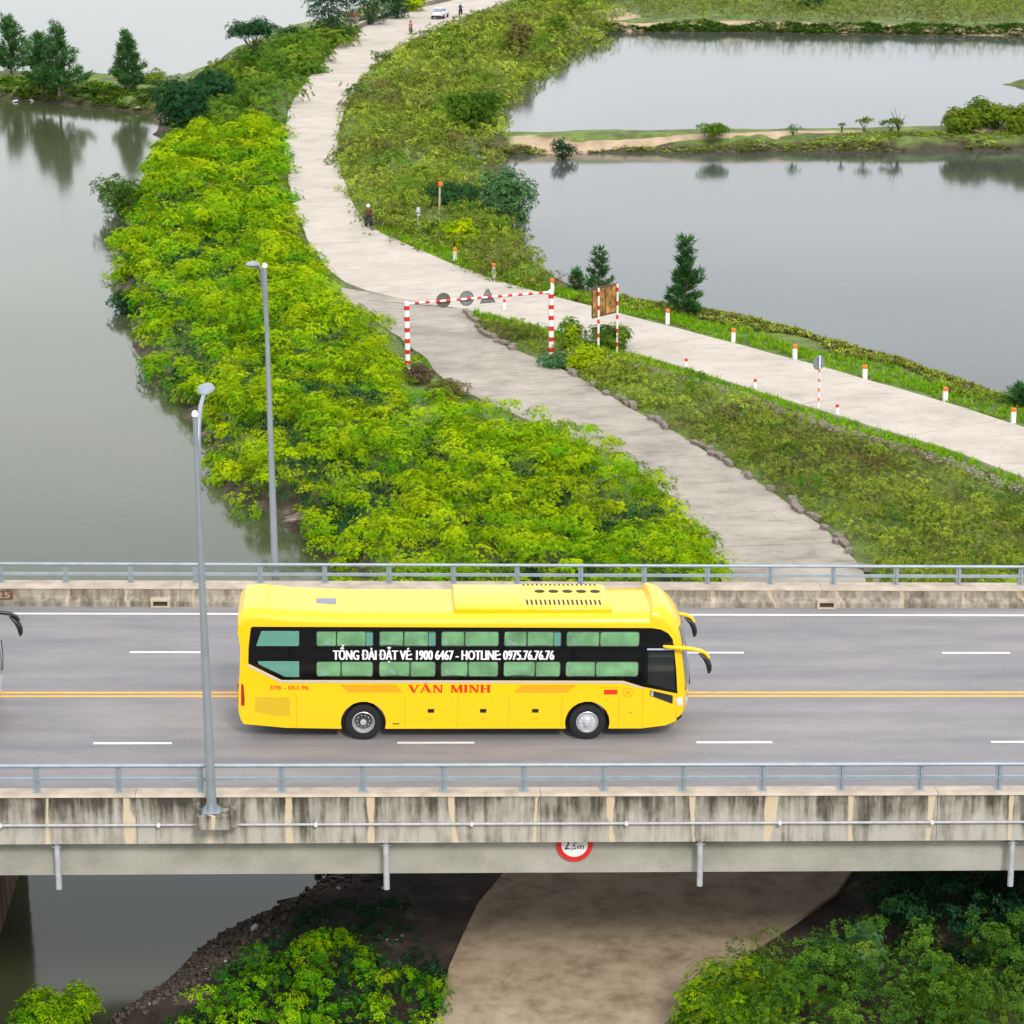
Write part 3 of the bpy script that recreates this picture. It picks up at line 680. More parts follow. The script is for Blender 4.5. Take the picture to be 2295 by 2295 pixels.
# ------------------------------------------------------------------ the coaches
def sstep(t): t = max(0, min(1, t)); return t*t*(3-2*t)
def arch(cx, cz=.50, r=.60, n=14, zb=.33):
    a0 = math.asin((zb-cz)/r); return [(cx-r*math.cos(a), cz+r*math.sin(a)) for a in np.linspace(a0, math.pi-a0, n)]
AX = (-2.70, 3.27)
def coach(loc, paint, label, full=True, near_mirror=True, arm_m=None):
    root = empty('coach', loc, (0, -GR, 0), label=label, cat='bus')
    arm_m = arm_m or paint
    low = [(-5.86, .47), (-4.75, .36)]+arch(AX[0])+[(-1, .33), (1.5, .33)]+arch(AX[1])+[(4.75, .33), (5.60, .42)]
    nlow = len(low)
    hi = [(5.90, .55), (6.05, .80), (6.08, 1.10), (6.06, 1.7), (6.0, 2.15), (5.92, 2.6), (5.84, 3.0), (5.74, 3.28), (5.58, 3.48), (5.35, 3.64), (5.08, 3.71), (4.98, 3.70), (4.92, 3.53),
          (3, 3.52), (0, 3.51), (-3.3, 3.51), (-4.6, 3.56), (-5.5, 3.65), (-5.84, 3.60), (-5.98, 3.42), (-6.0, 3.15), (-5.93, 2.6), (-5.96, 1.8), (-6.0, 1.3), (-5.99, .8), (-5.94, .6)]
    base = low+hi
    ys = [0, .45, .75, .92, 1.0, 1.06, 1.11, 1.16, 1.20, 1.23, 1.245, 1.25]; ys = [-y for y in ys[::-1]]+ys[1:]
    b = MB(); vs = []; n = len(base); r = .30
    for y in ys:
        s = abs(y)/1.25; t = max(0, (abs(y)-(1.25-r))/r); e = r*(1-math.sqrt(max(0, 1-t*t*.98)))
        for x_, z_ in base:
            zz = z_-e*sstep((z_-2.85)/.6); xx = x_-.24*s**3.2*sstep((x_-4.4)/1.4)+.03*s**5*sstep((-x_-5.2)/.8)-.03*sstep((-x_-5.6)/.3)
            if abs(y) > 1.21 and z_ < 2.9: zz = z_
            vs.append((xx, y, zz))
    fs = []; mi = []
    for j in range(len(ys)-1):
        for i in range(n):
            fs.append((j*n+i, j*n+(i+1) % n, (j+1)*n+(i+1) % n, (j+1)*n+i)); mi.append(1 if i < nlow-1 else 0)
    fs += [tuple(range(n-1, -1, -1)), tuple(range((len(ys)-1)*n, len(ys)*n))]; mi += [0, 0]
    b.v = vs; b.f = fs; b.mi = mi
    b.build('body', [paint, MT['black']], root, smooth=True, angle=32)
    for sgn in (-1, 1):
        yb = 1.25*sgn
        def plate(name, poly, m, d0=.0, d1=.008, parent=root):
            q = MB(); q.prism(poly, 'y', yb+sgn*d0, yb+sgn*d1); return q.build(name, m, parent)
        band = [(-5.66, 3.15), (-5.62, 3.19), (4.9, 3.17), (5.15, 3.13), (5.35, 3.02), (5.47, 2.86), (5.52, 2.62), (5.60, 2.0), (5.66, 1.33), (4.72, 1.52), (4.2, 1.69), (-4.86, 1.71), (-5.73, 2.17), (-5.72, 2.6)]
        plate('glass_band', band, MT['bandglass'])
        trim = [(-5.75, 2.15), (-4.87, 1.695), (4.2, 1.675), (4.74, 1.50), (4.74, 1.46), (4.19, 1.62), (-4.89, 1.64), (-5.76, 2.10)]
        plate('trim_strip', trim, MT['lilac'], 0, .012)
        plate('door_glass', [(4.84, 2.50), (5.50, 2.50), (5.60, 1.42), (4.84, 1.60)], MT['doorglass'], .009, .014)
        plate('door_rail', [(4.80, 2.60), (5.50, 2.60), (5.50, 2.555), (4.80, 2.555)], MT['lilac'], .009, .02)
        dl_ = plate('door_window', [(4.92, 1.42), (5.54, 1.27), (5.54, 1.03), (4.92, 1.27)], MT['doorglass'], 0, .008)
        dh = MB(); dh.prism([(4.94, 1.40), (5.01, 1.385), (5.01, 1.25), (4.94, 1.27)], 'y', yb+sgn*.009, yb+sgn*.03); dh.build('handle', MT['chrome'], dl_)
        for xs in (-4.47, -1.6, -.2, 1.16, 2.58, 4.10, 4.74, 5.64):
            ztop = {4.74: 1.44, 5.64: 1.28}.get(xs, 1.30)
            plate('panel_seam', [(xs-.006, .36), (xs+.006, .36), (xs+.006, ztop), (xs-.006, ztop)], MT['seam'] if full else MT['greysign'], 0, .003)
        for xs in (-.91, .48, 1.87):
            plate('hatch_handle', [(xs-.085, .79), (xs+.085, .79), (xs+.085, .89), (xs-.085, .89)], MT['black'], 0, .012)
            plate('hatch_mark', [(xs-.05, .60), (xs+.05, .60), (xs+.05, .615), (xs-.05, .615)], MT['orangetext'], 0, .003)
        plate('hatch_mark', [(4.38, .76), (4.48, .76), (4.48, .80), (4.38, .80)], MT['orangetext'], 0, .003)
        plate('step_light', [(-1.93, .46), (-1.73, .455), (-1.75, .48), (-1.9, .49)], MT['black'], 0, .006)
        plate('grille', [(-5.56, 1.23), (-4.64, 1.23), (-4.64, .71), (-5.05, .71), (-5.56, .82)], MT['mesh'] if full else MT['black'], 0, .006)
        # sleeping-berth windows
        rng = random.Random(3)
        for row, (z0, z1) in enumerate(((1.80, 2.23), (2.65, 3.07))):
            for wi, (x0, x1) in enumerate(((-3.95, -2.45), (-2.30, -.80), (-.67, .86), (.99, 2.51), (2.64, 4.59))):
                c = .07
                poly = [(x0+c, z0), (x1-c, z0), (x1-.02, z0+.02), (x1, z0+c), (x1, z1-c), (x1-.02, z1-.02), (x1-c, z1), (x0+c, z1), (x0+.02, z1-.02), (x0, z1-c), (x0, z0+c), (x0+.02, z0+.02)]
                win = plate('window', poly, MT['rimdark'], .0085, .012)
                blue = row == 1 and wi in (0, 1, 3)
                xe = x1-(.21 if blue else .02); split = x0+(xe-x0)*rng.uniform(.40, .58)
                for xa, xb in ((x0+.02, split-.02), (split+.02, xe)):
                    q = MB(); N = 26; ph = rng.uniform(0, 6); vs = []; sag = rng.uniform(0, .03)
                    for i in range(N+1):
                        xx = xa+(xb-xa)*i/N; yy = yb+sgn*(.018+.005*math.sin(i*1.9+ph)*(1+.3*math.sin(i*.7)))
                        lo = z0+.02+sag*math.sin(math.pi*i/N)+(.05 if i in (0, N) else 0); vs += [(xx, yy, lo), (xx, yy, z1-.015-(.04 if i in (0, N) else 0))]
                    q.add(vs, [(2*i, 2*i+2, 2*i+3, 2*i+1) for i in range(N)]); q.build('curtain', MT['curtain'], win, smooth=True)
                q = MB(); xr = x0+.05                       # bunched pale lining in the corner
                for k in range(4):
                    xx = xr+rng.uniform(0, .28); zz = z0+rng.uniform(.03, .12)
                    q.prism([(xx, zz), (xx+.16, zz-.0), (xx+.03, zz+rng.uniform(.05, .2))], 'y', yb+sgn*.025, yb+sgn*(.0275+.0009*k))
                q.build('lining_fold', MT['curtainlining'], win)
                if blue: plate('sliding_pane', [(x1-.19, z0+.03), (x1-.02, z0+.03), (x1-.02, z1-.05), (x1-.05, z1-.03), (x1-.19, z1-.03)], MT['bluepane'], .0125, .022, win)
                plate('pane', [(q_[0], q_[1]) for q_ in poly], MT['pane'], .031, .033, win)
        for poly in ([(-5.52, 2.66), (-4.42, 2.66), (-4.40, 2.70), (-4.40, 3.07), (-5.38, 3.07)], [(-5.48, 2.23), (-4.40, 2.23), (-4.40, 1.80), (-4.76, 1.80), (-5.45, 2.15)]):
            win = plate('window', poly, MT['bluepane'], .0085, .012); plate('pane', poly, MT['pane'], .018, .020, win)
    if full:
        y = -1.25
        def deco(name, poly, m, d=.004):
            q = MB(); q.prism(poly, 'y', y-d, y); return q.build(name, m, root)
        deco('stripe', [(-3.33, 1.58), (-1.86, 1.58), (-1.66, 1.36), (-3.10, 1.36)], MT['orangestripe'])
        deco('stripe', [(1.50, 1.57), (2.95, 1.57), (2.70, 1.35), (1.28, 1.35)], MT['orangestripe'])
        text('lettering', 'TỔNG ĐÀI ĐẶT VÉ: 1900 6467 - HOTLINE: 0975.76.76.76', 5.82, .275, (-3.50, y-.040, 2.29), MT['whitetext'], root, weight=.05)
        text('lettering', '37B - 051.96', 1.02, .115, (-5.17, y-.006, 1.44), MT['redtext'], root, weight=.03)
        # serif company name drawn stroke by stroke
        q = MB(); h = .215; z0 = 1.355; X = -1.50
        def st(p, w_=.035):
            (xa, za), (xb, zb) = p; w_ = w_*1.35+.006; q.prism([(X+xa-w_/2, z0+za), (X+xa+w_/2, z0+za), (X+xb+w_/2, z0+zb), (X+xb-w_/2, z0+zb)], 'y', y-.006-.0006*random.random(), y-.0005)
        def sf(xc, top, w_=.10): zz = h-.024 if top else 0; q.prism([(X+xc-w_/2, z0+zz), (X+xc+w_/2, z0+zz), (X+xc+w_/2, z0+zz+.024), (X+xc-w_/2, z0+zz+.024)], 'y', y-.0085, y-.0005)
        for ch in 'VĂN MINH':
            if ch == 'V': st(((.13, 0), (.03, h)), .05); st(((.14, 0), (.235, h)), .022); sf(.03, 1); sf(.235, 1, .08); X += .30
            elif ch == 'Ă':
                st(((.02, 0), (.13, h)), .022); st(((.245, 0), (.14, h)), .052); st(((.06, .07), (.21, .07)), .02)
                q.prism([(X+.07, z0+.07), (X+.20, z0+.07), (X+.20, z0+.088), (X+.07, z0+.088)], 'y', y-.0078, y-.0005)
                sf(.02, 0, .07); sf(.245, 0, .1)
                q.prism([(X+.08, z0+h+.05), (X+.10, z0+h+.05), (X+.135, z0+h+.025), (X+.17, z0+h+.05), (X+.19, z0+h+.05), (X+.15, z0+h+.008), (X+.12, z0+h+.008)], 'y', y-.006, y-.0005); X += .33
            elif ch == 'N': st(((.04, 0), (.04, h)), .022); st(((.215, 0), (.05, h)), .05); st(((.23, 0), (.23, h)), .022); sf(.04, 0, .08); sf(.045, 1, .09); sf(.23, 1, .08); X += .30
            elif ch == ' ': X += .17
            elif ch == 'M': st(((.04, 0), (.05, h)), .022); st(((.16, 0), (.06, h)), .045); st(((.165, 0), (.255, h)), .022); st(((.28, 0), (.275, h)), .048); sf(.04, 0, .08); sf(.05, 1, .08); sf(.275, 1, .08); sf(.28, 0, .1); X += .355
            elif ch == 'I': st(((.05, 0), (.05, h)), .048); sf(.05, 0, .1); sf(.05, 1, .1); X += .135
            elif ch == 'H': st(((.05, 0), (.05, h)), .048); st(((.22, 0), (.22, h)), .048); q.prism([(X+.05, z0+h/2-.01), (X+.22, z0+h/2-.01), (X+.22, z0+h/2+.012), (X+.05, z0+h/2+.012)], 'y', y-.0078, y-.0005); [sf(a, t) for a in (.05, .22) for t in (0, 1)]; X += .28
        q.build('lettering', MT['redtext'], root)
        pl = deco('sticker', [(3.69, 1.30), (4.05, 1.30), (4.05, 1.43), (3.69, 1.43)], MT['redtext'])
        text('lettering', '— — — —', .26, .05, (3.75, y-.006, 1.345), MT['orangestripe'], pl, weight=.03)
        q = MB(); q.lathe([(.11, 0), (.14, 0), (.14, -.003), (.11, -.003), (.11, 0)], 24, (4.33, y-.0005, 1.36), 'y'); q.lathe([(.0, -.003), (.06, -.003), (.06, 0)], 16, (4.33, y-.0005, 1.36), 'y'); q.build('emblem', MT['orangestripe'], root)
        q = MB()
        for i in range(9): q.box(3.58+i*.06, 3.62+i*.06, y-.003, y-.0004, 1.475, 1.50)
        q.build('small_print', MT['seam'], root)
    # windscreen: two curved shells following the nose
    def nose_x(z, yy):
        zs_ = [.55, .80, 1.10, 1.7, 2.15, 2.6, 3.0, 3.28]; xs_ = [5.90, 6.05, 6.08, 6.06, 6.0, 5.92, 5.84, 5.74]
        return float(np.interp(z, zs_, xs_))-.24*(abs(yy)/1.25)**3.2*sstep((np.interp(z, zs_, xs_)-4.4)/1.4)
    def shell(name, z0, z1, w_, m, off=.012, parent=root):
        q = MB(); vs = []; NY, NZ = 16, 8
        for i in range(NZ+1):
            for j in range(NY+1):
                z_ = z0+(z1-z0)*i/NZ; yy = -w_+2*w_*j/NY; vs.append((nose_x(z_, yy)+off, yy, z_))
        q.add(vs, [(i*(NY+1)+j, i*(NY+1)+j+1, (i+1)*(NY+1)+j+1, (i+1)*(NY+1)+j) for i in range(NZ) for j in range(NY)])
        return q.build(name, m, parent, smooth=True)
    ws = shell('windscreen', 1.38, 2.50, 1.19, MT['shield']); shell('upper_windscreen', 2.62, 3.14, 1.1, MT['shield'])
    for yy in (-.7, .35):
        q = MB(); q.tube([(nose_x(1.4, yy)+.03, yy, 1.40), (nose_x(1.8, yy)+.04, yy+.25, 1.75), (nose_x(2.1, yy)+.03, yy+.35, 2.15)], .014, 6); q.build('wiper', MT['black'], ws)
    for sgn in (-1, 1):
        q = MB(); vs = []
        for i in range(7):
            for j in range(7):
                yy = sgn*(.78+.41*j/6); zz = .98+.22*i/6; vs.append((nose_x(zz, yy)+.018-.012*abs(j-3)/3, yy, zz))
        q.add(vs, [(i*7+j, i*7+j+1, (i+1)*7+j+1, (i+1)*7+j) for i in range(6) for j in range(6)]); q.build('headlight', MT['head'], root, smooth=True)
        q = MB(); q.prism([(5.62, 1.20), (5.80, 1.22), (5.80, .98), (5.68, 1.0)], 'y', sgn*1.251, sgn*1.262); q.build('headlight', MT['head'], root)
        q = MB(); q.prism([(5.66, .62), (5.80, .74), (5.80, .66), (5.68, .55)], 'y', sgn*1.251, sgn*1.258); q.build('fog_lamp_vent', MT['black'], root)
        q = MB(); q.prism([(-5.92, 1.60), (-5.86, 1.58), (-5.83, 1.15), (-5.84, .98), (-5.93, 1.0)], 'y', sgn*1.251, sgn*1.262); q.box(-6.02, -5.94, sgn*1.02-.12, sgn*1.02+.12, 1.0, 1.58)
        q.build('tail_light', MT['tail'], root)
        q = MB(); q.lathe([(0, -.03), (.05, -.02), (.06, .01)], 12, (5.52, sgn*1.10, 3.18), 'z'); q.lathe([(.06, 0), (.05, .03), (0, .04)], 12, (5.52, sgn*1.10, 3.19)); q.build('marker_light', MT['head'], root, smooth=True)
    # mirrors on long arms
    for sgn in ((-1, 1) if near_mirror else (1,)):
        ya = sgn*1.30; q = MB()
        q.tube([(5.22, ya, 2.68), (5.32, ya*1.03, 2.67), (5.62, ya*1.08, 2.665), (5.95, ya*1.12, 2.66), (6.18, ya*1.14, 2.62), (6.34, ya*1.14, 2.54), (6.42, ya*1.14, 2.42)], [.03, .055, .06, .058, .055, .052, .045], 10)
        am = q.build('mirror_arm', arm_m, root, smooth=True)
        q = MB(); vs = []; secs = [((6.18, 2.54), .04, .05), ((6.27, 2.47), .09, .08), ((6.37, 2.36), .12, .09), ((6.43, 2.22), .12, .08), ((6.45, 2.08), .10, .065), ((6.44, 1.99), .05, .03)]
        for (xx, zz), wy, wx in secs:
            for k in range(12):
                t = 2*math.pi*k/12; vs.append((xx+wx*math.cos(t), ya*1.14+wy*math.sin(t), zz))
        q.add(vs, [(i*12+k, i*12+(k+1) % 12, (i+1)*12+(k+1) % 12, (i+1)*12+k) for i in range(5) for k in range(12)]+[tuple(range(12)), tuple(range(60, 72))])
        q.build('mirror', MT['black'], root, smooth=True)
    # roof: air conditioner pod, vents, hatch
    zt = 3.52
    q = MB(); q.box(-.32, 3.86, -1.02, .97, zt-.05, zt+.15); pod = q.build('roof_unit', paint, root, bevel=.07, seg=3, smooth=True)
    q = MB(); q.box(1.50, 3.72, -.98, .93, zt+.06, zt+.158); q.build('vent_cover', paint, pod, bevel=.012)
    for i in range(17):
        q = MB(); xx = 1.60+i*.121; q.box(xx, xx+.05, -.86, -.42, zt+.10, zt+.162); q.build('vent_slot', MT['vent'], pod)
    for i in range(5):
        q = MB(); q.lathe([(0, .162), (.14, .162), (.14, .10)], 20, (2.02+i*.375, .30, zt)); q.build('vent_hole', MT['vent'], pod)
    for i in range(17):
        q = MB(); xx = 1.60+i*.121; q.box(xx, xx+.05, .80, .935, zt+.08, zt+.1615); q.build('vent_slot', MT['vent'], pod)
    q = MB(); q.box(-3.97, -3.44, -.34, .08, 3.50, 3.55); q.build('roof_hatch', MT['hatch'], root, bevel=.02)
    q = MB(); q.box(3.95, 4.85, .98, 1.02, 3.50, 3.58); q.box(3.95, 4.85, 1.08, 1.10, 3.44, 3.54); q.build('roof_rail', MT['coping'], root)
    # wheels
    for ai, ax in enumerate(AX):
        for sgn in (-1, 1):
            wh = empty('wheel', (ax, sgn*1.08, .50)); wh.parent = root
            q = MB(); q.lathe([(.30, -.155), (.34, -.165), (.47, -.15), (.495, -.11), (.50, 0), (.495, .11), (.47, .15), (.30, .15)], 36, (0, 0, 0), 'y'); q.build('tyre', MT['rubber'], wh, smooth=True, angle=50)
            q = MB(); f = sgn
            if ai == 0: prof = [(.30, .150), (.285, .160), (.262, .12), (.245, .03), (.235, .02)]
            else: prof = [(.30, .150), (.285, .160), (.27, .13), (.24, .11), (.20, .125), (.13, .155)]
            q.lathe([(r_, f*h_) for r_, h_ in prof], 32, (0, 0, 0), 'y'); q.build('rim', MT['chrome'], wh, smooth=True, angle=60)
            q = MB(); zc = .02 if ai == 0 else .15
            q.lathe([(.236, f*zc), (.12, f*(zc-.01 if ai == 0 else zc)), (.115, f*(zc+.06)), (.085, f*(zc+.11)), (0, f*(zc+.12))], 24, (0, 0, 0), 'y')
            q.build('hub', MT['rimdark'] if ai == 0 else MT['chrome'], wh, smooth=True, angle=45)
            q = MB(); q.lathe([(.085, f*(zc+.112)), (.07, f*(zc+.135)), (0, f*(zc+.145))], 20, (0, 0, 0), 'y')
            for k in range(10):
                t = 2*math.pi*k/10; q.box(.165*math.cos(t)-.014, .165*math.cos(t)+.014, min(0, f*.03)+f*zc, max(0, f*.03)+f*zc, .165*math.sin(t)-.014, .165*math.sin(t)+.014)
            q.build('wheel_nuts', MT['chrome'], wh)
    return root
coach((2.30, 62.95, zdk(2.30)+.003), MT['yellow'], 'bright yellow sleeper coach with green curtained windows driving over the bridge')
coach((-16.15, 62.95, zdk(-16.15)+.003), MT['whitebody'], 'pale coach almost wholly beyond the left edge, only its nose and black mirror showing', full=False, near_mirror=False, arm_m=MT['black'])

# ------------------------------------------------------------------ foliage tools
def leaf_quad(p, d, up, L_, Wd):
    """a kite leaf from p along d, bent over its middle"""
    d = d/np.linalg.norm(d); s = np.cross(d, up); s /= max(1e-6, np.linalg.norm(s)); n = np.cross(s, d)
    a = p; b = p+d*L_*.45+s*Wd*.5+n*L_*.04; c = p+d*L_-n*L_*.10; e = p+d*L_*.45-s*Wd*.5+n*L_*.04
    return [a, b, c, e]
def tpl(kind, seed=0, V=None):
    r = np.random.default_rng(seed); V = []
    if kind == 'frond':           # arching twig with paired leaflets: feathery shrub
        for q in range(3):
            ang = r.uniform(0, 6.28); dirv = np.array([math.cos(ang), math.sin(ang), .45]); side = np.cross(dirv, [0, 0, 1]); side /= np.linalg.norm(side)
            for k in range(4):
                t = (k+1)/4.5; p = dirv*t*.75+np.array([0, 0, -.35*t*t])
                for sg in (-1, 1):
                    V += leaf_quad(p, side*sg+dirv*.8+np.array([0, 0, r.uniform(-.2, .25)]), np.array([0, 0, 1.]), .34, .15)
    elif kind == 'broad':         # rosette of oval leaves
        for k in range(9):
            a = k*2.4+r.uniform(-.3, .3); el = r.uniform(-.1, 1.0); dv = np.array([math.cos(a), math.sin(a), el])
            V += leaf_quad(dv*.12, dv, np.array([0, 0, 1.]), r.uniform(.38, .6), .26)
    elif kind == 'tuft':          # upright blades
        for k in range(9):
            a = r.uniform(0, 6.28); dv = np.array([math.cos(a)*.55, math.sin(a)*.55, 1.0]); V += leaf_quad(np.array([math.cos(a), math.sin(a), 0])*.08, dv, np.array([math.cos(a), math.sin(a), .2]), r.uniform(.5, 1.0), .10)
    elif kind == 'weed':          # low tangle
        for k in range(10):
            a = r.uniform(0, 6.28); dv = np.array([math.cos(a), math.sin(a), r.uniform(.1, 1.1)]); p = np.array([r.uniform(-.25, .25), r.uniform(-.25, .25), r.uniform(0, .25)])
            V += leaf_quad(p, dv, np.array([0, 0, 1.]), r.uniform(.25, .55), .14)
    elif kind == 'needle':        # drooping needle spray
        for k in range(12):
            a = r.uniform(-.9, .9); dv = np.array([math.cos(a), math.sin(a), r.uniform(-.5, .55)]); p = np.array([k*.06, r.uniform(-.06, .06), 0])
            V += leaf_quad(p, dv, np.array([0, 0, 1.]), r.uniform(.35, .6), .05)
    V = np.array(V); return V
TPL = {k: [tpl(k, s) for s in range(4)] for k in ('frond', 'broad', 'tuft', 'weed', 'needle')}
def bake(name, kind, pos, nrm, size, tint, m, parent=None, rng=RNG):
    """one mesh of many sprigs: pos (N,3), nrm (N,3), size (N,), tint (N,2)"""
    N = len(pos)
    if N == 0: pos = np.array([[0, 0, -5.]]); nrm = np.array([[0, 0, 1.]]); size = np.array([.1]); tint = np.array([[.5, .5]]); N = 1
    nrm = nrm/np.linalg.norm(nrm, axis=1, keepdims=True)
    a = rng.normal(size=(N, 3)); u = np.cross(nrm, a); u /= np.linalg.norm(u, axis=1, keepdims=True); v = np.cross(nrm, u)
    Vs, Fs, Ts = [], [], []; base = 0; pick = rng.integers(0, 4, N)
    for k in range(4):
        T = TPL[kind][k]; i = np.where(pick == k)[0]
        if not len(i): continue
        X = T[None, :, 0:1]*u[i][:, None]+T[None, :, 1:2]*v[i][:, None]+T[None, :, 2:3]*nrm[i][:, None]
        X = pos[i][:, None]+X*size[i][:, None, None]
        n = len(T); Vs.append(X.reshape(-1, 3)); Fs.append(np.arange(len(i)*n).reshape(-1, 4)+base); base += len(i)*n
        t = np.ones((len(i), n, 4)); t[:, :, 0] = tint[i][:, 0:1]+rng.normal(0, .02, (len(i), n)); t[:, :, 1] = tint[i][:, 1:2]; Ts.append(t.reshape(-1, 4))
    return mesh_np(name, np.concatenate(Vs), np.concatenate(Fs), m, parent, np.clip(np.concatenate(Ts), 0, 1))
def sample(poly, dens, ref=95, power=1.7, rng=RNG):
    poly = np.array(poly); lo, hi = poly.min(0), poly.max(0); A_ = np.prod(hi-lo); n = int(A_*dens)
    p = rng.uniform(lo, hi, (n, 2)); keep = rng.random(n) < np.minimum(1, (ref/np.maximum(20, p[:, 1]))**power)
    p = p[keep]; return p[inside(p, [tuple(q) for q in poly])]
def lod(p, ref=95): return np.maximum(1, p[:, 1]/ref)**.85
def canopy(name, poly, height, m, kind='frond', dens=.9, per=26, crad=.75, size=.42, tint=(.5, .2), label=None, cat=None, edge=1.6, parent=None, stems=True, flat=.62, inset=0, crest=.12, tscale=7, seed=1, holes=0.0, tvar=.10, off_road=.25):
    """a continuous thicket: many leafy domes standing on the ground inside the outline"""
    rng = np.random.default_rng(seed); poly = [tuple(q) for q in poly]
    c = sample(poly, dens, rng=rng)
    ok = ~(inside(c, road_poly) & True) if off_road else np.ones(len(c), bool); c = c[ok]
    de = dist_line(c, poly, True)
    hh = height*(.42+.95*vnoise(c, 4.6, seed)+.25*(vnoise(c, 1.7, seed+3)-.5))*np.clip(.38+de/edge*.62, 0, 1)*(1+.32*rng.normal(size=len(c)))
    hh = np.minimum(hh, height*1.45)
    k = (rng.random(len(c)) > holes) & (de > inset); c, hh, de = c[k], hh[k], de[k]
    s = lod(c); n = len(c)
    gzv = np.maximum(0, ground_z(c))
    rad = crad*s*rng.uniform(.7, 1.3, n)
    idx = np.repeat(np.arange(n), per); m_ = len(idx)
    th = rng.uniform(0, 2*math.pi, m_); ph = np.arccos(rng.uniform(-.15, 1, m_)); dv = np.stack([np.sin(ph)*np.cos(th), np.sin(ph)*np.sin(th), np.cos(ph)], 1)
    lean = rng.normal(0, .25, (n, 2))
    rr = rad[idx]*rng.uniform(.65, 1.1, m_)
    pos = np.column_stack([c[idx]+dv[:, :2]*rr[:, None], gzv[idx]+np.maximum(.15, hh[idx]-rad[idx]*flat)+dv[:, 2]*rr*flat])
    low = rng.random(m_) < .12; pos[low, 2] = gzv[idx][low]+(pos[low, 2]-gzv[idx][low])*rng.uniform(.2, .8, low.sum())
    nr = dv*np.array([1, 1, .9])+np.array([0, 0, .55]); nr[:, :2] += lean[idx]
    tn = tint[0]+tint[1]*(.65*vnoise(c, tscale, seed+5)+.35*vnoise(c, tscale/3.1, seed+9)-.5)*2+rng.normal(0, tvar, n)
    tt = np.stack([tn[idx]+crest*(dv[:, 2]-.55)+rng.normal(0, .035, m_), rng.uniform(.2, .8, m_)*.3+(rng.random(n)[idx])*.7], 1)  # clump tops yellower like young growth, lower leaves greener: shading put into the tint
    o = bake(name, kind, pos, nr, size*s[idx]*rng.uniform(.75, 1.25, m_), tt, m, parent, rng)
    if label: tag(o, label, cat, kind='stuff')
    return o
def shrub(loc, w_, h_, mkey, label, kind='broad', n=260, name='shrub', cat='shrub', tint=(.5, .15), size=.3, seed=0, trunk=.0, group=None, lobes=7, spread=1.0):
    """a single bush or round tree: stems, limbs and lobes of leaves"""
    rng = np.random.default_rng(seed+100); root = empty(name, loc, label=label, cat=cat, group=group)
    b = MB(); cs = []
    for k in range(lobes):
        a = k*2.4+rng.uniform(-.4, .4); rr = w_*.5*math.sqrt((k+.5)/lobes)*.8*spread; zz = trunk+(h_-trunk)*rng.uniform(.34, .72)*(1-.35*(rr/(w_*.5))**2)
        p = (math.cos(a)*rr, math.sin(a)*rr, zz); cs.append(p)
        b.tube([(rng.uniform(-.05, .05), rng.uniform(-.05, .05), -.1), (p[0]*.25, p[1]*.25, max(trunk*.8, zz*.4)), (p[0]*.9, p[1]*.9, zz)], [.035+h_*.018, .02+h_*.01, .012], 6)
    b.build('trunk' if trunk else 'stem', MT['bark'], root, smooth=True)
    cs = np.array(cs); idx = rng.integers(0, lobes, n); r0 = w_*.5*rng.uniform(.38, .56, lobes)
    dv = rng.normal(size=(n, 3)); dv /= np.linalg.norm(dv, axis=1, keepdims=True); dv[:, 2] = np.where(dv[:, 2] < -.3, -dv[:, 2], dv[:, 2])
    vs_ = (h_-trunk)*.36
    pos = cs[idx]+dv*np.stack([r0[idx], r0[idx], np.full(n, vs_)], 1)*rng.uniform(.55, 1.08, n)[:, None]
    if trunk < h_*.3:                      # leaves down to the ground
        k = rng.random(n) < .42; m_ = int(k.sum()); a_ = rng.uniform(0, 6.28, m_); q = w_*.46*np.sqrt(rng.random(m_)); zz = rng.uniform(.04, .55, m_)*h_
        q *= .72+.28*np.sin(np.clip(zz/h_, 0, 1)*math.pi); pos[k] = np.column_stack([np.cos(a_)*q, np.sin(a_)*q, zz]); dv[k] = np.column_stack([np.cos(a_), np.sin(a_), .5+0*a_])
    pos[:, 2] = np.maximum(pos[:, 2], .06)
    tl = tint[0]+rng.normal(0, tint[1], lobes)
    bake('foliage' if name != 'tree' else 'crown', kind, pos, dv+np.array([0, 0, .5]), size*rng.uniform(.7, 1.3, n), np.stack([tl[idx]+rng.normal(0, .08, n), rng.uniform(0, 1, n)], 1), MT[mkey], root, rng)
    return root
